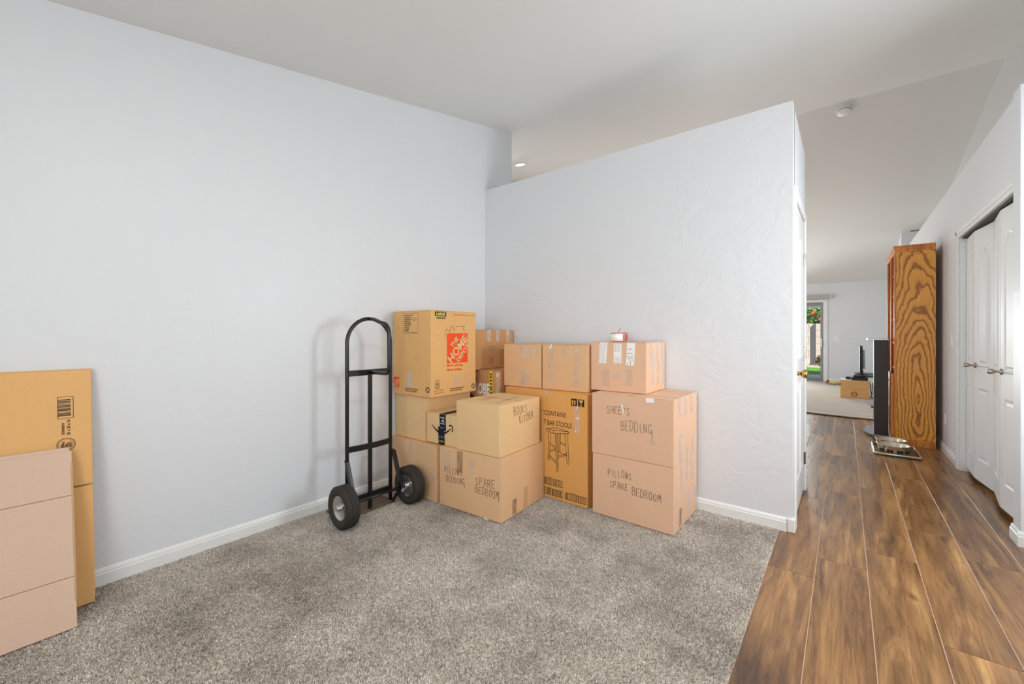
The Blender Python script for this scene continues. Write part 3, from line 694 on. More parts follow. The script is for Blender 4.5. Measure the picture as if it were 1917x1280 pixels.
b_x = Carton('plain tan carton beneath the orange-logo carton', -2.740, 1.957, .407, .345, .475, .327, 1, 'card_pale')

d_ = Carton('small carton sealed with black printed tape and a curved arrow mark', -2.377, 1.962, .4135, .303, .3, .215, 3, 'card_pale', seam='y', bulge=.001)
d_.strip('F', .137, .10, .199, .214, 'tape_black', 'black_tape', skew=-.004); d_.strip('F', .124, .0, .186, .125, 'tape_black', 'black_tape', off=.0013, skew=-.004); d_.strip('T', .135, 0, .197, .3, 'tape_black', 'black_tape')
arc = []
for t in np.linspace(0, 1, 15):
    arc.append((.058 + .19 * t, .128 - .055 * math.sin(PI * t * .92) + .012 * t))
bmq = bmesh.new()
for i in range(14): d_.line(bmq, 'F', [arc[i], arc[i + 1]], .006 + .010 * math.sin(PI * i / 13), .0012)
d_.line(bmq, 'F', [(.228, .142), (.25, .146), (.262, .138), (.262, .118), (.256, .104)], .009, .0012); obj('arrow_logo', bmq, 'ink', d_.root)
d_.text('F', 'amazon', .143, .186, .045, .010, 'paper_white', off=.0022); d_.text('F', 'prime', .142, .112, .040, .014, 'blue_print', off=.0024); d_.text('F', 'prime', .132, .045, .044, .016, 'blue_print', off=.0026)
d_.text('F', 'amazon', .133, .018, .044, .010, 'logo_yellow', off=.0026); d_.text('F', 'amazon', .143, .145, .043, .008, 'paper_white', off=.0022); d_.drawing('F', [[(.155, .158), (.158, .172), (.164, .176), (.168, .16)], [(.168, .16), (.173, .176), (.179, .158)]], .003, 'paper_white', 'tape_logo')
d_.strip('F', .225, .15, .245, .212, 'tape_clear')
bk = Carton('tan carton marked BOOKS on its side, on the lower front carton', -2.062, 1.958, .4135, .372, .475, .33, 3, 'card_pale')
bk.hand('R', 'BOOKS', .148, .243, .165, .055, lw=.0028, rot=.02); bk.hand('R', 'KITCHEN', .215, .178, .175, .05, lw=.0028, rot=.12, mat='ink_soft'); bk.toptape('tape_clear')
bk.strip('T', .10, .10, .16, .3, 'stain', 'scuff'); bk.strip('T', .28, .05, .31, .4, 'stain', 'scuff', skew=-.05)
h = Carton('tall brown carton with white lettering OBE and yellow tape, behind the books carton', -2.71, 2.53, .008, .548, .43, .888, 0, 'card_brown', bulge=.002)
h.text('F', 'WARDROBE', .055, .685, .385, .095, 'paper_white', bold=.03); h.strip('F', .44, .69, .467, .886, 'tape_yellow', 'yellow_tape')
h.poly('F', [[(.443, z), (.464, z), (.464, z + .012), (.443, z + .012)] for z in (.70, .728, .745, .773, .80, .828, .85)], 'ink', 'tape_print', .0016)
h.poly('F', [[(.15, .632), (.205, .632), (.205, .70), (.15, .70)]], 'ink', 'black_print'); h.text('F', 'Hr:', .212, .645, .055, .032, 'ink', bold=.03); h.drawing('F', [[(.275, .82), (.295, .86)]], .01, 'paper_white', 'white_print')
h.strip('F', .505, .70, .545, .885, 'tape_clear'); h.strip('F', .512, .84, .54, .87, 'tape_white')
g = Carton('tan carton with taped flaps standing on the tall brown lettered carton against the partition', -2.74, 2.445, .898, .36, .53, .333, 0, 'card_brown', seam='y', bulge=.002)
for a in ((.174, .234, .224, .331), (.285, .232, .334, .331), (.426, .22, .473, .331)): g.strip('R', *a, 'tape_pale')
g.drawing('R', [[(.187, .165), (.21, .16), (.25, .16), (.264, .175), (.25, .195), (.23, .185), (.215, .199), (.20, .18), (.187, .165)]], .003, 'ink_soft', 'handwriting'); g.strip('R', .34, .02, .40, .16, 'stain', 'scuff'); g.strip('R', .20, .04, .25, .10, 'stain', 'scuff')
# orange logo carton
a = Carton('tall tan carton with an orange square logo, highest in the left group', -2.735, 1.93, .736, .425, .48, .632, 2, 'card_orange', bulge=.003)
def logo(u0, v0, w_, h_, face):
    a.poly(face, [[(u0, v0), (u0 + w_, v0), (u0 + w_, v0 + h_), (u0, v0 + h_)]], 'logo_orange', 'orange_square', .0011)
    cl = (u0, v0, u0 + w_, v0 + h_); r = math.radians(44); c0, s0 = math.cos(r), math.sin(r)
    for st_, bu, bv, ln, ht in (('THE', .25, .50, .42, .16), ('HOME', .21, -.02, 1.12, .30), ('DEPOT', .54, .0, .76, .17)):
        a.text(face, st_, u0 + bu * w_, v0 + bv * h_, ln * w_, ht * h_, 'card_pale', rot=r, bold=.03, name='logo_lettering', clip=cl, off=.0017)
logo(.156, .238, .225, .226, 'R')
a.poly('R', [[(.038, .589), (.151, .589), (.151, .623), (.038, .623)]], 'logo_green', 'size_badge', .0011); a.text('R', 'LARGE', .051, .595, .088, .022, 'logo_yellow', bold=.03, off=.0018)
a.text('R', 'GRANDE', .052, .570, .09, .014, 'logo_green', bold=.03); a.text('R', 'www.homedepotmoving.com', .223, .600, .25, .012, 'logo_orange', bold=.02)
a.text('R', 'More saving.', .156, .208, .172, .024, 'logo_orange', bold=.025); a.text('R', 'More doing.', .156, .176, .158, .024, 'logo_orange', bold=.025)
a.drawing('R', [[(.038, .08), (.04, .112), (.055, .122), (.08, .118), (.083, .078), (.038, .08)]], .003, 'eco', 'eco_mark'); a.poly('R', [[(.05, .088), (.062, .112), (.074, .09)]], 'eco', 'eco_mark'); a.text('R', 'ECO', .042, .058, .04, .016, 'eco', bold=.02)
a.text('R', 'RE CYCLED', .034, .040, .088, .011, 'logo_orange', bold=.02); a.text('R', 'PLEASE RECYCLE', .034, .023, .09, .009, 'ink_soft')
a.text('R', 'THIS BOX MADE FROM', .188, .041, .148, .010, 'ink', bold=.015); a.text('R', 'RECYCLED PAPER', .192, .026, .13, .010, 'ink', bold=.015); a.recycle('R', .448, .044, .016, 'logo_green')
a.drawing('R', [[(.138, .435), (.14, .48), (.155, .495), (.185, .475), (.195, .505), (.212, .52), (.225, .49), (.235, .50), (.24, .47)], [(.30, .515), (.32, .522), (.345, .518), (.33, .50), (.34, .48), (.352, .49)], [(.245, .515), (.29, .518)]], .0028, 'ink_soft', 'handwriting')
a.strip('R', .36, .40, .372, .60, 'tape_clear'); a.strip('R', .245, .06, .30, .15, 'tape_clear'); a.strip('R', .36, .075, .40, .14, 'tape_clear')
a.poly('R', [[(.062, .47), (.066, .478), (.072, .472), (.068, .464)], [(.06, .388), (.066, .396), (.07, .39), (.066, .382)]], 'paper_white', 'scrape_mark')
a.drawing('F', [[(.12, .465), (.288, .465), (.288, .614), (.12, .614), (.12, .465)]], .0022, 'ink_soft', 'list_frame')
for q, (s_, wd_) in enumerate((('FRAGILE', .085), ('KITCHEN', .06), ('DINING ROOM', .07), ('BEDROOM', .06), ('LIVING ROOM', .07), ('BATHROOM', .06), ('OFFICE', .045), ('GARAGE', .05), ('OTHER', .045))):
    a.text('F', s_, .136, .592 - q * .0145, wd_ * 1.1, .0095, 'ink', bold=.02)
a.drawing('F', [[(.215, .572), (.28, .572)], [(.235, .56), (.26, .56)], [(.20, .472), (.275, .472)]], .002, 'ink', 'list_line')
logo(.004, .054, .068, .075, 'F'); a.text('F', 'More saving.', .006, .040, .05, .008, 'logo_orange', bold=.02); a.text('F', 'More doing.', .006, .028, .046, .008, 'logo_orange', bold=.02)
a.text('F', 'THIS BOX MADE FROM', .138, .043, .146, .011, 'ink', bold=.015); a.text('F', 'RECYCLED PAPER', .15, .027, .125, .011, 'ink', bold=.015); a.recycle('F', .392, .056, .017, 'logo_green')
a.strip('F', .173, .06, .223, .176, 'tape_pale')

# flattened cartons leaning on the left wall
def flat_box(label, loc, lean, rows, cols_, thick, mat, slot=None, group='flattened moving boxes against the wall', round_=None):
    """local: y runs away from the right-hand edge (negative y), z up the sheet, thickness towards -x"""
    r = thing('flattened_box', label, 'box', loc, 0, group); r.rotation_euler = (0, -lean, 0)
    z = 0
    for ri, hgt_ in enumerate(rows):
        y = 0
        for ci, w_ in enumerate(cols_):
            gz = .004 if (slot and ci != 1) else .0008
            for lay in (0, 1):
                t0 = -thick * (lay + 1) / 2 + .0006; t1 = -thick * lay / 2
                q = bx(t0, t1, -(y + w_) + .0008 + lay * .002, -y - .0008 - lay * .004, z + gz, z + hgt_ - gz, bev=.0014, seg=1)
                obj('flap' if (len(cols_) > 1 and ci != 1) else 'panel', q, mat, r)
            y += w_
        z += hgt_
    return r
lean1 = math.atan(.13 / 1.034)
for q, (lab, m_) in enumerate((('flattened tan carton with a barcode, foremost of the tall leaning stack', 'card_orange'), ('flattened tan carton, middle of the tall leaning stack', 'card_tan'), ('flattened tan carton, rearmost of the tall leaning stack', 'card_orange'))):
    fb = flat_box(lab, (-2.588 - q * .0112, .272 - (0, .004, -.003)[q], .008), lean1, (.515, .52 - (0, .006, -.004)[q]), (.31, .35, .254), .0105, m_, slot=True)
    if q == 0: fb0 = fb
class Sheet(Carton):
    def __init__(s, root): s.root = root; s.w = s.d = s.h = 1; s.A = 0
    def at(s, f, u, v, off=.001): return (off, u, v)
sh = Sheet(fb0)
def bar90(u, v, w_, h_):
    bm = bmesh.new(); sh.line(bm, 'F', [(u, v), (u + w_, v), (u + w_, v + h_), (u, v + h_), (u, v)], .0016)
    z = v + h_ * .12
    while z < v + h_ * .9:
        t = rg.choice((.0012, .002, .0032)); sh.line(bm, 'F', [(u + w_ * .03, z), (u + w_ * .82, z)], t); z += t + rg.choice((.0014, .002, .004))
    obj('barcode', bm, 'ink', fb0)
bar90(-.106, .820, .047, .095)
sh.text('F', '20 x 20 x 16', -.069, .745, .068, .011, 'ink', rot=PI / 2, bold=.02); sh.text('F', '870/000/9', -.086, .75, .05, .009, 'ink', rot=PI / 2, bold=.02)
bm = bmesh.new()
for r_, w_ in ((.028, .0018), (.024, .001)): sh.line(bm, 'F', [(-.082 + r_ * math.cos(t), .705 + r_ * math.sin(t)) for t in np.linspace(0, 2 * PI, 25)], w_)
for q in range(9): sh.line(bm, 'F', [(-.098 + q * .004, .693), (-.096 + q * .004, .693 + rg.uniform(.012, .026))], .0022)
obj('maker_stamp', bm, 'ink', fb0)
lean2 = math.atan(.210 / .675)
fp = flat_box('flattened pinkish carton with rounded lower corner, leaning in front of the tall stack', (-2.421, .204, .010), lean2, (.195, .325, .190), (.9,), .010, 'card_grey')
flat_box('flattened pinkish carton, its edge rising just behind the foremost pinkish one', (-2.4325, .198, .010), lean2, (.195, .325, .204), (.9,), .010, 'card_grey')
obj('torn_edge', bx(-.009, .0008, -.006, .0012, .10, .66, bev=.001, seg=1), 'card_edge', fp)

# ------------------------------------------------------------------ tape dispenser
td = thing('tape_dispenser', 'clear packing tape roll on a red hand dispenser on top of the right-hand stack', 'tape', (-1.245, 2.72, 1.1415), .25)
obj('tape_roll', lathe(bmesh.new(), [(.034, .004), (.05, .004), (.05, .056), (.034, .056), (.034, .004)], 30), 'white_plastic', td, True)
obj('core', lathe(bmesh.new(), [(.030, .004), (.034, .004), (.034, .057), (.030, .057), (.030, .004)], 30), 'card_tan', td, True)
b = bmesh.new(); lathe(b, [(0, .057), (.04, .057), (.04, .062), (0, .062)], 24); box(b, 0, .07, -.022, .022, .056, .062, bev=.002); obj('dispenser_arm', b, 'red_plastic', td)
obj('dispenser_arm', bx(-.03, .07, -.022, .022, 0, .004, bev=.001), 'red_plastic', td); obj('grip', bx(.058, .072, -.026, .026, .012, .05, bev=.003), 'red_plastic', td)
b = bmesh.new(); box(b, 0, .005, -.008, .008, 0, .046, bev=.001); bmesh.ops.rotate(b, verts=b.verts[:], cent=(0, 0, 0), matrix=Matrix.Rotation(.5, 3, 'Y')); bmesh.ops.translate(b, verts=b.verts[:], vec=(.002, 0, .06)); obj('cutter_blade', b, 'alu', td)

# ------------------------------------------------------------------ hand truck
ht = thing('hand_truck', 'black steel hand truck with pneumatic wheels standing against the left wall', 'hand truck', (-2.50, 1.575, 0))
W2 = .163
arch = [(0, -W2, .03), (0, -W2, .3), (0, -W2, .7), (0, -W2, 1.135)] + [(0, -W2 * math.cos(t), 1.135 + W2 * math.sin(t)) for t in np.linspace(.13, PI - .13, 17)] + [(0, W2, 1.135), (0, W2, .7), (0, W2, .3), (0, W2, .03)]
obj('frame_tube', tube(bmesh.new(), arch, .0125, 14), 'black_steel', ht, True)
loop = [(.0, 0, 1.297), (.05, .0, 1.292), (.12, 0, 1.272)] + [(.155 + .065 * math.sin(t), 0, 1.195 + .07 * math.cos(t)) for t in np.linspace(.3, PI / 2, 6)] + [(.222, 0, 1.10), (.222, 0, 1.0)] + [(.187 + .035 * math.cos(t), 0, .975 - .035 * math.sin(t)) for t in np.linspace(.1, PI / 2, 5)] + [(.12, 0, .938), (.01, 0, .938)]
obj('loop_handle', tube(bmesh.new(), loop, .0125, 14), 'black_steel', ht, True)
for z in (.938, .447): 
    q = bmesh.new(); box(q, -.004, .010, -W2, W2, z - .019, z + .019, bev=.002); bmesh.ops.subdivide_edges(q, edges=[e for e in q.edges if abs(e.verts[0].co.y - e.verts[1].co.y) > .1], cuts=6)
    for v in q.verts: v.co.x += .018 * (1 - (v.co.y / W2) ** 2) if z < .5 else 0
    obj('cross_bar', q, 'black_steel', ht)
obj('center_bar', bx(-.004, .012, -.014, .014, .02, .93, bev=.003), 'black_steel', ht)
obj('lower_bar', bx(-.012, .004, -W2, W2, .095, .13, bev=.002), 'black_steel', ht)
obj('toe_plate', bx(-.205, .014, -W2 - .035, W2 + .035, .006, .014, bev=.002), 'toe_steel', ht)
AX = .110; AZ = .137
obj('axle', tube(bmesh.new(), [(AX, -.285, AZ), (AX, .285, AZ)], .0085, 12), 'black_steel', ht, True)
for sg in (-1, 1):
    q = bmesh.new(); prism(q, [(.004, .385), (.034, .378), (AX + .016, AZ), (AX - .014, AZ - .006)], 'y', sg * (W2 + .012) - .010, sg * (W2 + .012) + .010); obj('axle_bracket', q, 'black_steel', ht)
    q = bmesh.new(); prism(q, [(.0, .02), (.02, .02), (AX + .008, AZ - .004), (AX - .010, AZ)], 'y', sg * (W2 + .012) - .008, sg * (W2 + .012) + .008); obj('lower_bracket', q, 'black_steel', ht)
R = .130
def wheel(y):
    w = bpy.data.objects.new('wheel', None); 
    s = -1 if y < 0 else 1
    hw = .043
    prof = [(.070, -.030), (.078, -.036), (.090, -.041), (.105, hw * -1.02), (.118, -.040), (.1255, -.034), (.1275, -.030)]
    for yy in (-.024, -.008, .008, .024):
        prof += [(R, yy - .006 + .0), (R, yy + .004), (R - .004, yy + .0055), (R - .004, yy + .0085)]
    prof += [(.1275, .031), (.1255, .034), (.118, .040), (.105, hw * 1.02), (.090, .041), (.078, .036), (.070, .030), (.070, -.030)]
    ti = obj('tire', lathe(bmesh.new(), prof, 48, 'y', (AX, y, AZ)), 'rubber', ht, True)
    md = ti.modifiers.new('e', 'EDGE_SPLIT'); md.split_angle = math.radians(35)
    # sidewall knurl ring
    kb = bmesh.new()
    for k_ in range(60):
        a_ = 2 * PI * k_ / 60; ca, sa = math.cos(a_), math.sin(a_)
        for sd_ in (-1, 1):
            vv = [kb.verts.new((AX + r_ * math.cos(a_ + da), y + sd_ * yy, AZ + r_ * math.sin(a_ + da))) for r_, da, yy in ((.112, -.018, .0437), (.112, .018, .0437), (.1265, .018, .0355), (.1265, -.018, .0355))]
            kb.faces.new(vv)
    kn = obj('knurling', kb, 'rubber', ti); kn['kind'] = 'stuff'
    rim = obj('rim', lathe(bmesh.new(), [(.072, -.032), (.075, -.034), (.066, -.030), (.060, -.016), (.045, -.010), (.024, -.012), (.020, -.012), (.020, .012), (.045, .010), (.060, .016), (.066, .030), (.075, .034), (.072, .032)], 40, 'y', (AX, y, AZ)), 'chrome', ht, True)
    obj('hub', lathe(bmesh.new(), [(0, -.045), (.016, -.045), (.018, -.040), (.018, .040), (.016, .045), (0, .045)], 24, 'y', (AX, y, AZ)), 'chrome', rim, True)
    obj('valve_stem', tube(bmesh.new(), [(AX + .045, y - .012, AZ + .02), (AX + .040, y - .034, AZ + .016)], .004, 8), 'black_plastic', rim)
    obj('hub_label', bx(AX - .012, AX + .010, y - .0145, y - .0125, AZ + .022, AZ + .042), 'green_plastic', rim)
    bpy.data.objects.remove(w)
wheel(-.245); wheel(.245)

# ------------------------------------------------------------------ oak bookcase
bc = thing('bookcase', 'tall golden oak bookcase standing against the hallway wall', 'bookcase', (0, 0, 0))
X0, X1, Y0, Y1, ZT = .43, .733, 6.09, 7.04, 2.105
obj('side_panel', bx(X0, X1, Y0, Y0 + .02, .0, ZT, bev=.0015), 'oak_panel', bc); obj('side_panel', bx(X0, X1, Y1 - .02, Y1, 0, ZT), 'oak', bc)
obj('back_panel', bx(X1 - .008, X1, Y0 + .02, Y1 - .02, .02, ZT), 'oak', bc)
obj('top_board', bx(X0, X1, Y0, Y1, ZT, ZT + .012), 'oak', bc); q = bmesh.new()
for z0, z1, e in ((ZT - .03, ZT - .005, .008), (ZT - .005, ZT + .02, .014), (ZT + .02, ZT + .038, .022)): box(q, X0 - e, X1, Y0 - e * .5, Y1 + e * .5, z0, z1, bev=.002)
obj('cornice', q, 'oak', bc)
q = bmesh.new(); box(q, X0 - .006, X1, Y0 - .008, Y1 + .008, 0, .075, bev=.003); obj('plinth', q, 'oak', bc)
for y in (Y0, 6.545, Y1 - .04): obj('stile', bx(X0 - .016, X0, y, y + .04, .075, ZT - .03, bev=.002), 'oak', bc)
for z in (.78, 1.08, 1.36, 1.64, 1.88): obj('shelf', bx(X0 + .03, X1 - .01, Y0 + .02, Y1 - .02, z, z + .02), 'oak', bc)
for (ya, yb) in ((Y0 + .005, 6.56), (6.57, Y1 - .005)):
    dd = obj('lower_door', bx(X0 - .034, X0 - .016, ya, yb, .09, .76, bev=.004), 'oak', bc); obj('door_knob', lathe(bmesh.new(), [(0, 0), (.012, 0), (.014, -.012), (0, -.018)], 14, 'x', (X0 - .034, yb - .04 if ya < 6.3 else ya + .04, .66)), 'oak', dd, True)

# black media stand with glass shelves in front of the bookcase
ms = thing('media_stand', 'narrow black media stand with rounded glass base in front of the oak bookcase', 'stand', (.33, 6.4, 0))
obj('upright_panel', bx(-.072, .052, -.10, .05, .045, 1.125, bev=.003), 'black_lam', ms)
def halfoval(x_in, x_out, ya, yb, z0, z1):
    pts = [(x_in, ya)] + [(x_in - (x_in - x_out) * math.sin(t), (ya + yb) / 2 - (yb - ya) / 2 * math.cos(t)) for t in np.linspace(.25, PI - .25, 15)] + [(x_in, yb)]
    return prism(bmesh.new(), pts, 'z', z0, z1)
obj('base_shelf', halfoval(.05, -.152, -.14, .60, .028, .045), 'glass_shelf', ms); obj('base_foot', bx(-.08, .045, -.10, .5, 0, .028), 'black_lam', ms)
obj('middle_shelf', halfoval(.0, -.13, .05, .55, .34, .352), 'glass_shelf', ms); obj('shelf_bracket', bx(-.09, -.0, .05, .50, .325, .34), 'black_lam', ms)
obj('top_shelf', bx(-.125, .055, -.105, .40, 1.125, 1.145, bev=.004), 'gray_top', ms)
obj('rear_pole', tube(bmesh.new(), [(-.03, .42, .045), (-.03, .42, .325)], .012, 10), 'satin_nickel', ms); obj('rear_pole', tube(bmesh.new(), [(.03, .42, .352), (.03, .42, 1.125)], .012, 10), 'black_lam', ms)

# pet tray and bowls
ty = thing('pet_tray', 'rectangular metal feeding tray on the wood floor before the bookcase', 'tray', (.395, 5.70, 0))
q = bmesh.new(); box(q, -.16, .16, -.235, .25, .004, .010, bev=.002); obj('tray_bottom', q, 'toe_steel', ty)
q = bmesh.new(); tube(q, [(-.15, -.245, .02), (.15, -.245, .02), (.165, -.23, .02), (.165, .245, .02), (.15, .26, .02), (-.15, .26, .02), (-.165, .245, .02), (-.165, -.23, .02)], .011, 8, closed=True); obj('tray_rim', q, 'steel', ty, True)
obj('tray_foot', bx(-.06, .06, -.258, -.248, 0, .014), 'black_plastic', ty)
def bowl(x, y, label):
    t = thing('pet_bowl', label, 'bowl', (x, y, .011), 0, 'pet bowls on the feeding tray')
    bo = obj('bowl', lathe(bmesh.new(), [(0, .004), (.085, .004), (.095, 0), (.105, .004), (.118, .045), (.123, .085), (.1275, .088), (.1275, .091), (.121, .091), (.113, .08), (.098, .02), (.085, .012), (0, .012)], 40), 'steel', t, True)
    q = bmesh.new()
    for k_ in range(5):
        a0 = -PI / 2 - .9 + k_ * .62
        for da, zz, r_ in ((-.12, .046, .011), (-.12, .034, .011), (.12, .046, .011), (.12, .034, .011), (0, .04, .007), (-.05, .04, .006), (.05, .04, .006)):
            R_ = .1185; c_2 = Vector((R_ * math.cos(a0 + da), R_ * math.sin(a0 + da), zz)); tn = Vector((-math.sin(a0 + da), math.cos(a0 + da), 0))
            q.faces.new([q.verts.new(c_2 * 1.0 + tn * r_ * math.cos(w_) + Vector((0.001 * math.cos(a0), .001 * math.sin(a0), r_ * math.sin(w_)))) for w_ in np.linspace(0, 2 * PI, 9)[:-1]])
    obj('bone_print', q, 'dark', bo)
bowl(-.02 + .395, 5.576, 'stainless pet bowl with dark bone prints, nearer one on the tray'); bowl(-.02 + .395, 5.838, 'stainless pet bowl, farther one on the tray')

# ------------------------------------------------------------------ family room
q = bmesh.new(); edge = [(x, 7.60 + .05 * ((x - .3) / .7) ** 2 * (1 if x < .3 else 0)) for x in np.linspace(.74, -1.6, 16)]
prism(q, edge + [(-1.6, 12.93), (.74, 12.93)], 'z', 0, .014); rg_ = tag(bpy.data.objects.new('area_rug', None), 'pale beige woven rug with a brown bound edge in the far room', 'rug'); col.objects.link(rg_)
obj('rug_field', q, 'rug', rg_)
q = bmesh.new(); tube(q, [(x, y - .006, .009) for x, y in edge], .0105, 6); obj('bound_edge', q, 'rug_edge', rg_)

fb = Carton('tan carton on the rug in the far room, stacked with black devices', -.07, 9.85, .016, .408, .42, .16, 0, 'card_orange', bulge=.002, group='cartons in the far room')
fb2 = Carton('tan carton with pale top, upper one of the pair in the far room', -.066, 9.853, .1765, .405, .415, .166, 0, 'card_orange', bulge=.002, group='cartons in the far room')
fb.root['label'] = 'tan carton with a round stamp on the far room rug, lower one of the pair'
q = bmesh.new()
for r_ in (.045, .036): fb.line(q, 'F', [(.20 + r_ * math.cos(t), .075 + r_ * math.sin(t)) for t in np.linspace(0, 2 * PI, 20)], .006)
fb.line(q, 'F', [(.175, .09), (.20, .06), (.225, .09)], .008); obj('round_stamp', q, 'crease', fb.root)
fb2.strip('T', .0, .0, .405, .415, 'paper_white', 'white_sheet')
def device(label, x0, x1, y0, y1, z0, z1, m_='black_plastic'):
    t = thing('electronic_device', label, 'device', ((x0 + x1) / 2, (y0 + y1) / 2, z0), 0, 'devices on the far cartons'); a_, b_2 = (x1 - x0) / 2, (y1 - y0) / 2; h_ = z1 - z0
    obj('case', bx(-a_, a_, -b_2, b_2, .004, h_, bev=.004), m_, t); obj('front_panel', bx(-a_ * .9, a_ * .9, -b_2 - .002, -b_2 + .002, h_ * .25, h_ * .8), 'dark', t)
    for sx in (-1, 1): obj('foot', bx(sx * a_ * .8 - .008, sx * a_ * .8 + .008, -b_2 * .8, b_2 * .8, 0, .006), 'dark', t)
device('low black media player at the front of the far cartons', .09, .325, 9.88, 10.05, .3445, .40)
device('black set-top box lying on the media player', .12, .30, 9.90, 10.04, .4005, .435)
device('small black device at the left rear of the far cartons', .01, .085, 10.05, 10.2, .3445, .385)
tv = thing('television', 'thin dark television seen edge-on behind the far cartons', 'television', (.25, 10.75, .40))
obj('screen', bx(-.03, -.018, -.40, .40, .06, .56, bev=.003), 'black_plastic', tv); obj('bezel', bx(-.02, .012, -.40, .40, .06, .56, bev=.005), 'black_plastic', tv)
obj('rear_housing', bx(.01, .05, -.30, .30, .12, .48, bev=.012), 'grey_plastic', tv); obj('tv_neck', bx(-.012, .03, -.05, .05, .01, .08), 'black_plastic', tv); obj('tv_foot', bx(-.08, .10, -.2, .2, 0, .012, bev=.004), 'black_plastic', tv)
tt = thing('low_table', 'low dark table holding the television in the far room', 'table', (.45, 10.75, .0145))
obj('table_top', bx(-.3, .3, -.45, .45, .36, .386, bev=.003), 'black_lam', tt)
for sx in (-.27, .27):
    for sy_ in (-.42, .42): obj('leg', bx(sx - .018, sx + .018, sy_ - .018, sy_ + .018, 0, .36), 'black_lam', tt)
cb = obj('power_cable', tube(bmesh.new(), [(.36, 10.3, .30), (.37, 10.18, .18), (.385, 10.12, .08), (.37, 10.05, .035), (.40, 10.0, .024), (.43, 10.1, .024), (.41, 10.2, .10), (.40, 10.29, .28)], .007, 8), 'black_plastic', None, True); tag(cb, 'black cable looping to the floor beside the far cartons', 'cable')
cb = obj('power_cable', tube(bmesh.new(), [(.783, 11.0, .55), (.70, 10.95, .50), (.62, 10.9, .44), (.55, 10.85, .405)], .006, 8), 'black_plastic', None, True); tag(cb, 'thin black cable running from the wall to the television table', 'cable')
# toy and shoe by the far wall
def blob(bm, c, r, sc, sd):
    b = bmesh.new(); bmesh.ops.create_icosphere(b, subdivisions=3, radius=r); rn = random.Random(sd); k1, k2 = rn.uniform(6, 12), rn.uniform(6, 12)
    for v in b.verts:
        f_ = 1 + .12 * math.sin(v.co.x * k1 * 4) * math.cos(v.co.y * k2 * 4); v.co = Vector((c[0] + v.co.x * sc[0] * f_, c[1] + v.co.y * sc[1] * f_, c[2] + v.co.z * sc[2] * f_))
    me_ = bpy.data.meshes.new('tmp'); b.to_mesh(me_); b.free(); bm.from_mesh(me_); bpy.data.meshes.remove(me_); return bm
plain('toy_yellow', lin(226, 196, 96), .9); plain('toy_red', lin(170, 70, 56), .9); plain('toy_green', lin(150, 170, 80), .9)
ty2 = thing('plush_toy', 'yellow and red plush toy lying on the rug by the far wall', 'toy', (-.25, 12.25, .018))
obj('body', blob(bmesh.new(), (.03, 0, .035), .035, (2.6, 1.6, 1.0), 1), 'toy_yellow', ty2, True); obj('head', blob(bmesh.new(), (-.07, .02, .05), .03, (1.2, 1.2, 1.6), 2), 'toy_red', ty2, True); obj('limb', blob(bmesh.new(), (-.03, -.05, .02), .02, (1.8, 1.4, 1), 3), 'toy_green', ty2, True)
sh_ = thing('shoe', 'black shoe lying on the rug beside the plush toy', 'shoe', (-.06, 12.30, .0145))
q = bmesh.new(); blob(q, (0, 0, .045), .045, (.9, 2.4, .9), 4); obj('upper', q, 'black_plastic', sh_, True); obj('sole', bx(-.042, .042, -.115, .115, 0, .016, bev=.007), 'dark', sh_); obj('ankle_collar', blob(bmesh.new(), (0, .06, .085), .04, (.8, 1.1, 1.1), 5), 'black_plastic', sh_, True)

# ------------------------------------------------------------------ garden seen through the patio door
ext = struct('ground_patio', bx(-8, 4, YB + T, 15.4, -.16, -.03), 'patio'); struct('ground_lawn', bx(-8, 4, 15.4, 19.0, -.16, -.05), 'lawn'); struct('ground_gravel', bx(-8, 4, 19.0, 21.6, -.16, -.04), 'gravel')
struct('ceiling_patio', bx(-6, 3, YB + T, 15.5, 1.985, 2.14), 'trim', label='white patio cover above the sliding door')
gw = holder('wall_garden'); gw['label'] = 'pale block garden wall behind the lawn'
YW = 21.2; me_b = None
for r_ in range(6):
    for c_2 in range(10):
        x = -3.9 + c_2 * .42 + (.21 if r_ % 2 else 0)
        if me_b is None:
            b = bx(0, .41, 0, .2, 0, .267, bev=.006, seg=1); me_b = bpy.data.meshes.new('block'); b.to_mesh(me_b); b.free(); me_b.materials.append(M['block'])
        o = bpy.data.objects.new('block', me_b); col.objects.link(o); o.parent = gw; o.location = (x, YW, -.04 + r_ * .277)
obj('mortar_core', bx(-4.2, .6, YW + .02, YW + .18, -.05, 1.62), 'block', gw)
gp = thing('gate_post', 'grey post standing before the pale garden wall', 'post', (-.98, 20.4, -.04)); obj('post', prism(bmesh.new(), [(-.11, 0), (.07, 0), (.07, 1.68), (-.11, 1.50)], 'y', -.08, .08), 'post_grey', gp); obj('post_base', bx(-.14, .10, -.11, .11, 0, .05, bev=.01), 'post_grey', gp)
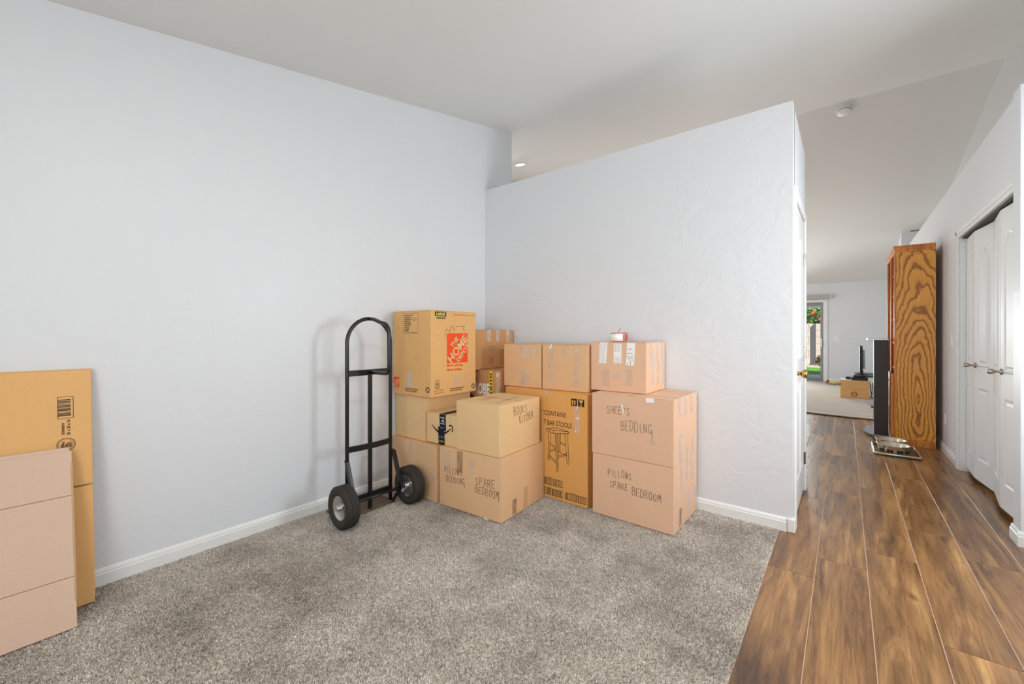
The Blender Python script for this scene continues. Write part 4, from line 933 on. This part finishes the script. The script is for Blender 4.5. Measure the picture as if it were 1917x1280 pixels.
def leaves(n_, c, rad, size, sd):
    b = bmesh.new(); rn = random.Random(sd)
    for _ in range(n_):
        while True:
            p = Vector((rn.uniform(-1, 1), rn.uniform(-1, 1), rn.uniform(-1, 1)))
            if .35 < p.length < 1: break
        p = Vector((c[0] + p.x * rad[0], c[1] + p.y * rad[1], c[2] + p.z * rad[2]))
        d = Vector((rn.uniform(-1, 1), rn.uniform(-1, 1), rn.uniform(-1, .6))).normalized(); e = d.cross(Vector((rn.uniform(-1, 1), rn.uniform(-1, 1), rn.uniform(-1, 1)))).normalized(); s_ = size * rn.uniform(.7, 1.3)
        b.faces.new([b.verts.new(p + v_) for v_ in (d * -s_, e * s_ * .35 + d * -.1 * s_, d * s_, e * -s_ * .35 + d * -.1 * s_)])
    return b
tree = thing('orange_tree', 'leafy green citrus tree with an orange fruit beyond the garden wall', 'tree', (-1.15, 22.6, -.04))
fo = obj('foliage', leaves(2600, (0, 0, 1.95), (1.5, .8, .44), .10, 5), 'leaf', tree); obj('trunk', tube(bmesh.new(), [(0, 0, 0), (.03, .02, .8), (-.02, 0, 1.6), (.02, 0, 1.9)], [.09, .075, .065, .04], 10), 'bark', tree, True)
for (a_, b_2) in ((-.5, 2.2), (.55, 2.1), (.1, 2.25)): obj('branch', tube(bmesh.new(), [(0, 0, 1.2), (a_ * .5, .1, 1.7), (a_, 0, b_2)], [.05, .035, .015], 8), 'bark', tree)
for p in ((.11, -.80, 2.12), (.42, -.78, 2.2), (-.5, -.8, 2.0), (.35, -.75, 1.85)):
    q = bmesh.new(); bmesh.ops.create_icosphere(q, subdivisions=3, radius=.085); bmesh.ops.translate(q, verts=q.verts[:], vec=p); obj('fruit', q, 'orange_fruit', tree, True)
sb = thing('shrub', 'small scrubby plant at the foot of the garden wall', 'plant', (-.72, 20.0, -.04)); obj('foliage', leaves(260, (0, 0, .2), (.2, .15, .2), .06, 8), 'leaf_dry', sb)
for k_ in range(5): obj('stem', tube(bmesh.new(), [(0, 0, 0), (rg.uniform(-.1, .1), rg.uniform(-.08, .08), .3)], .006, 5), 'bark', sb)
bpy.context.view_layer.update()
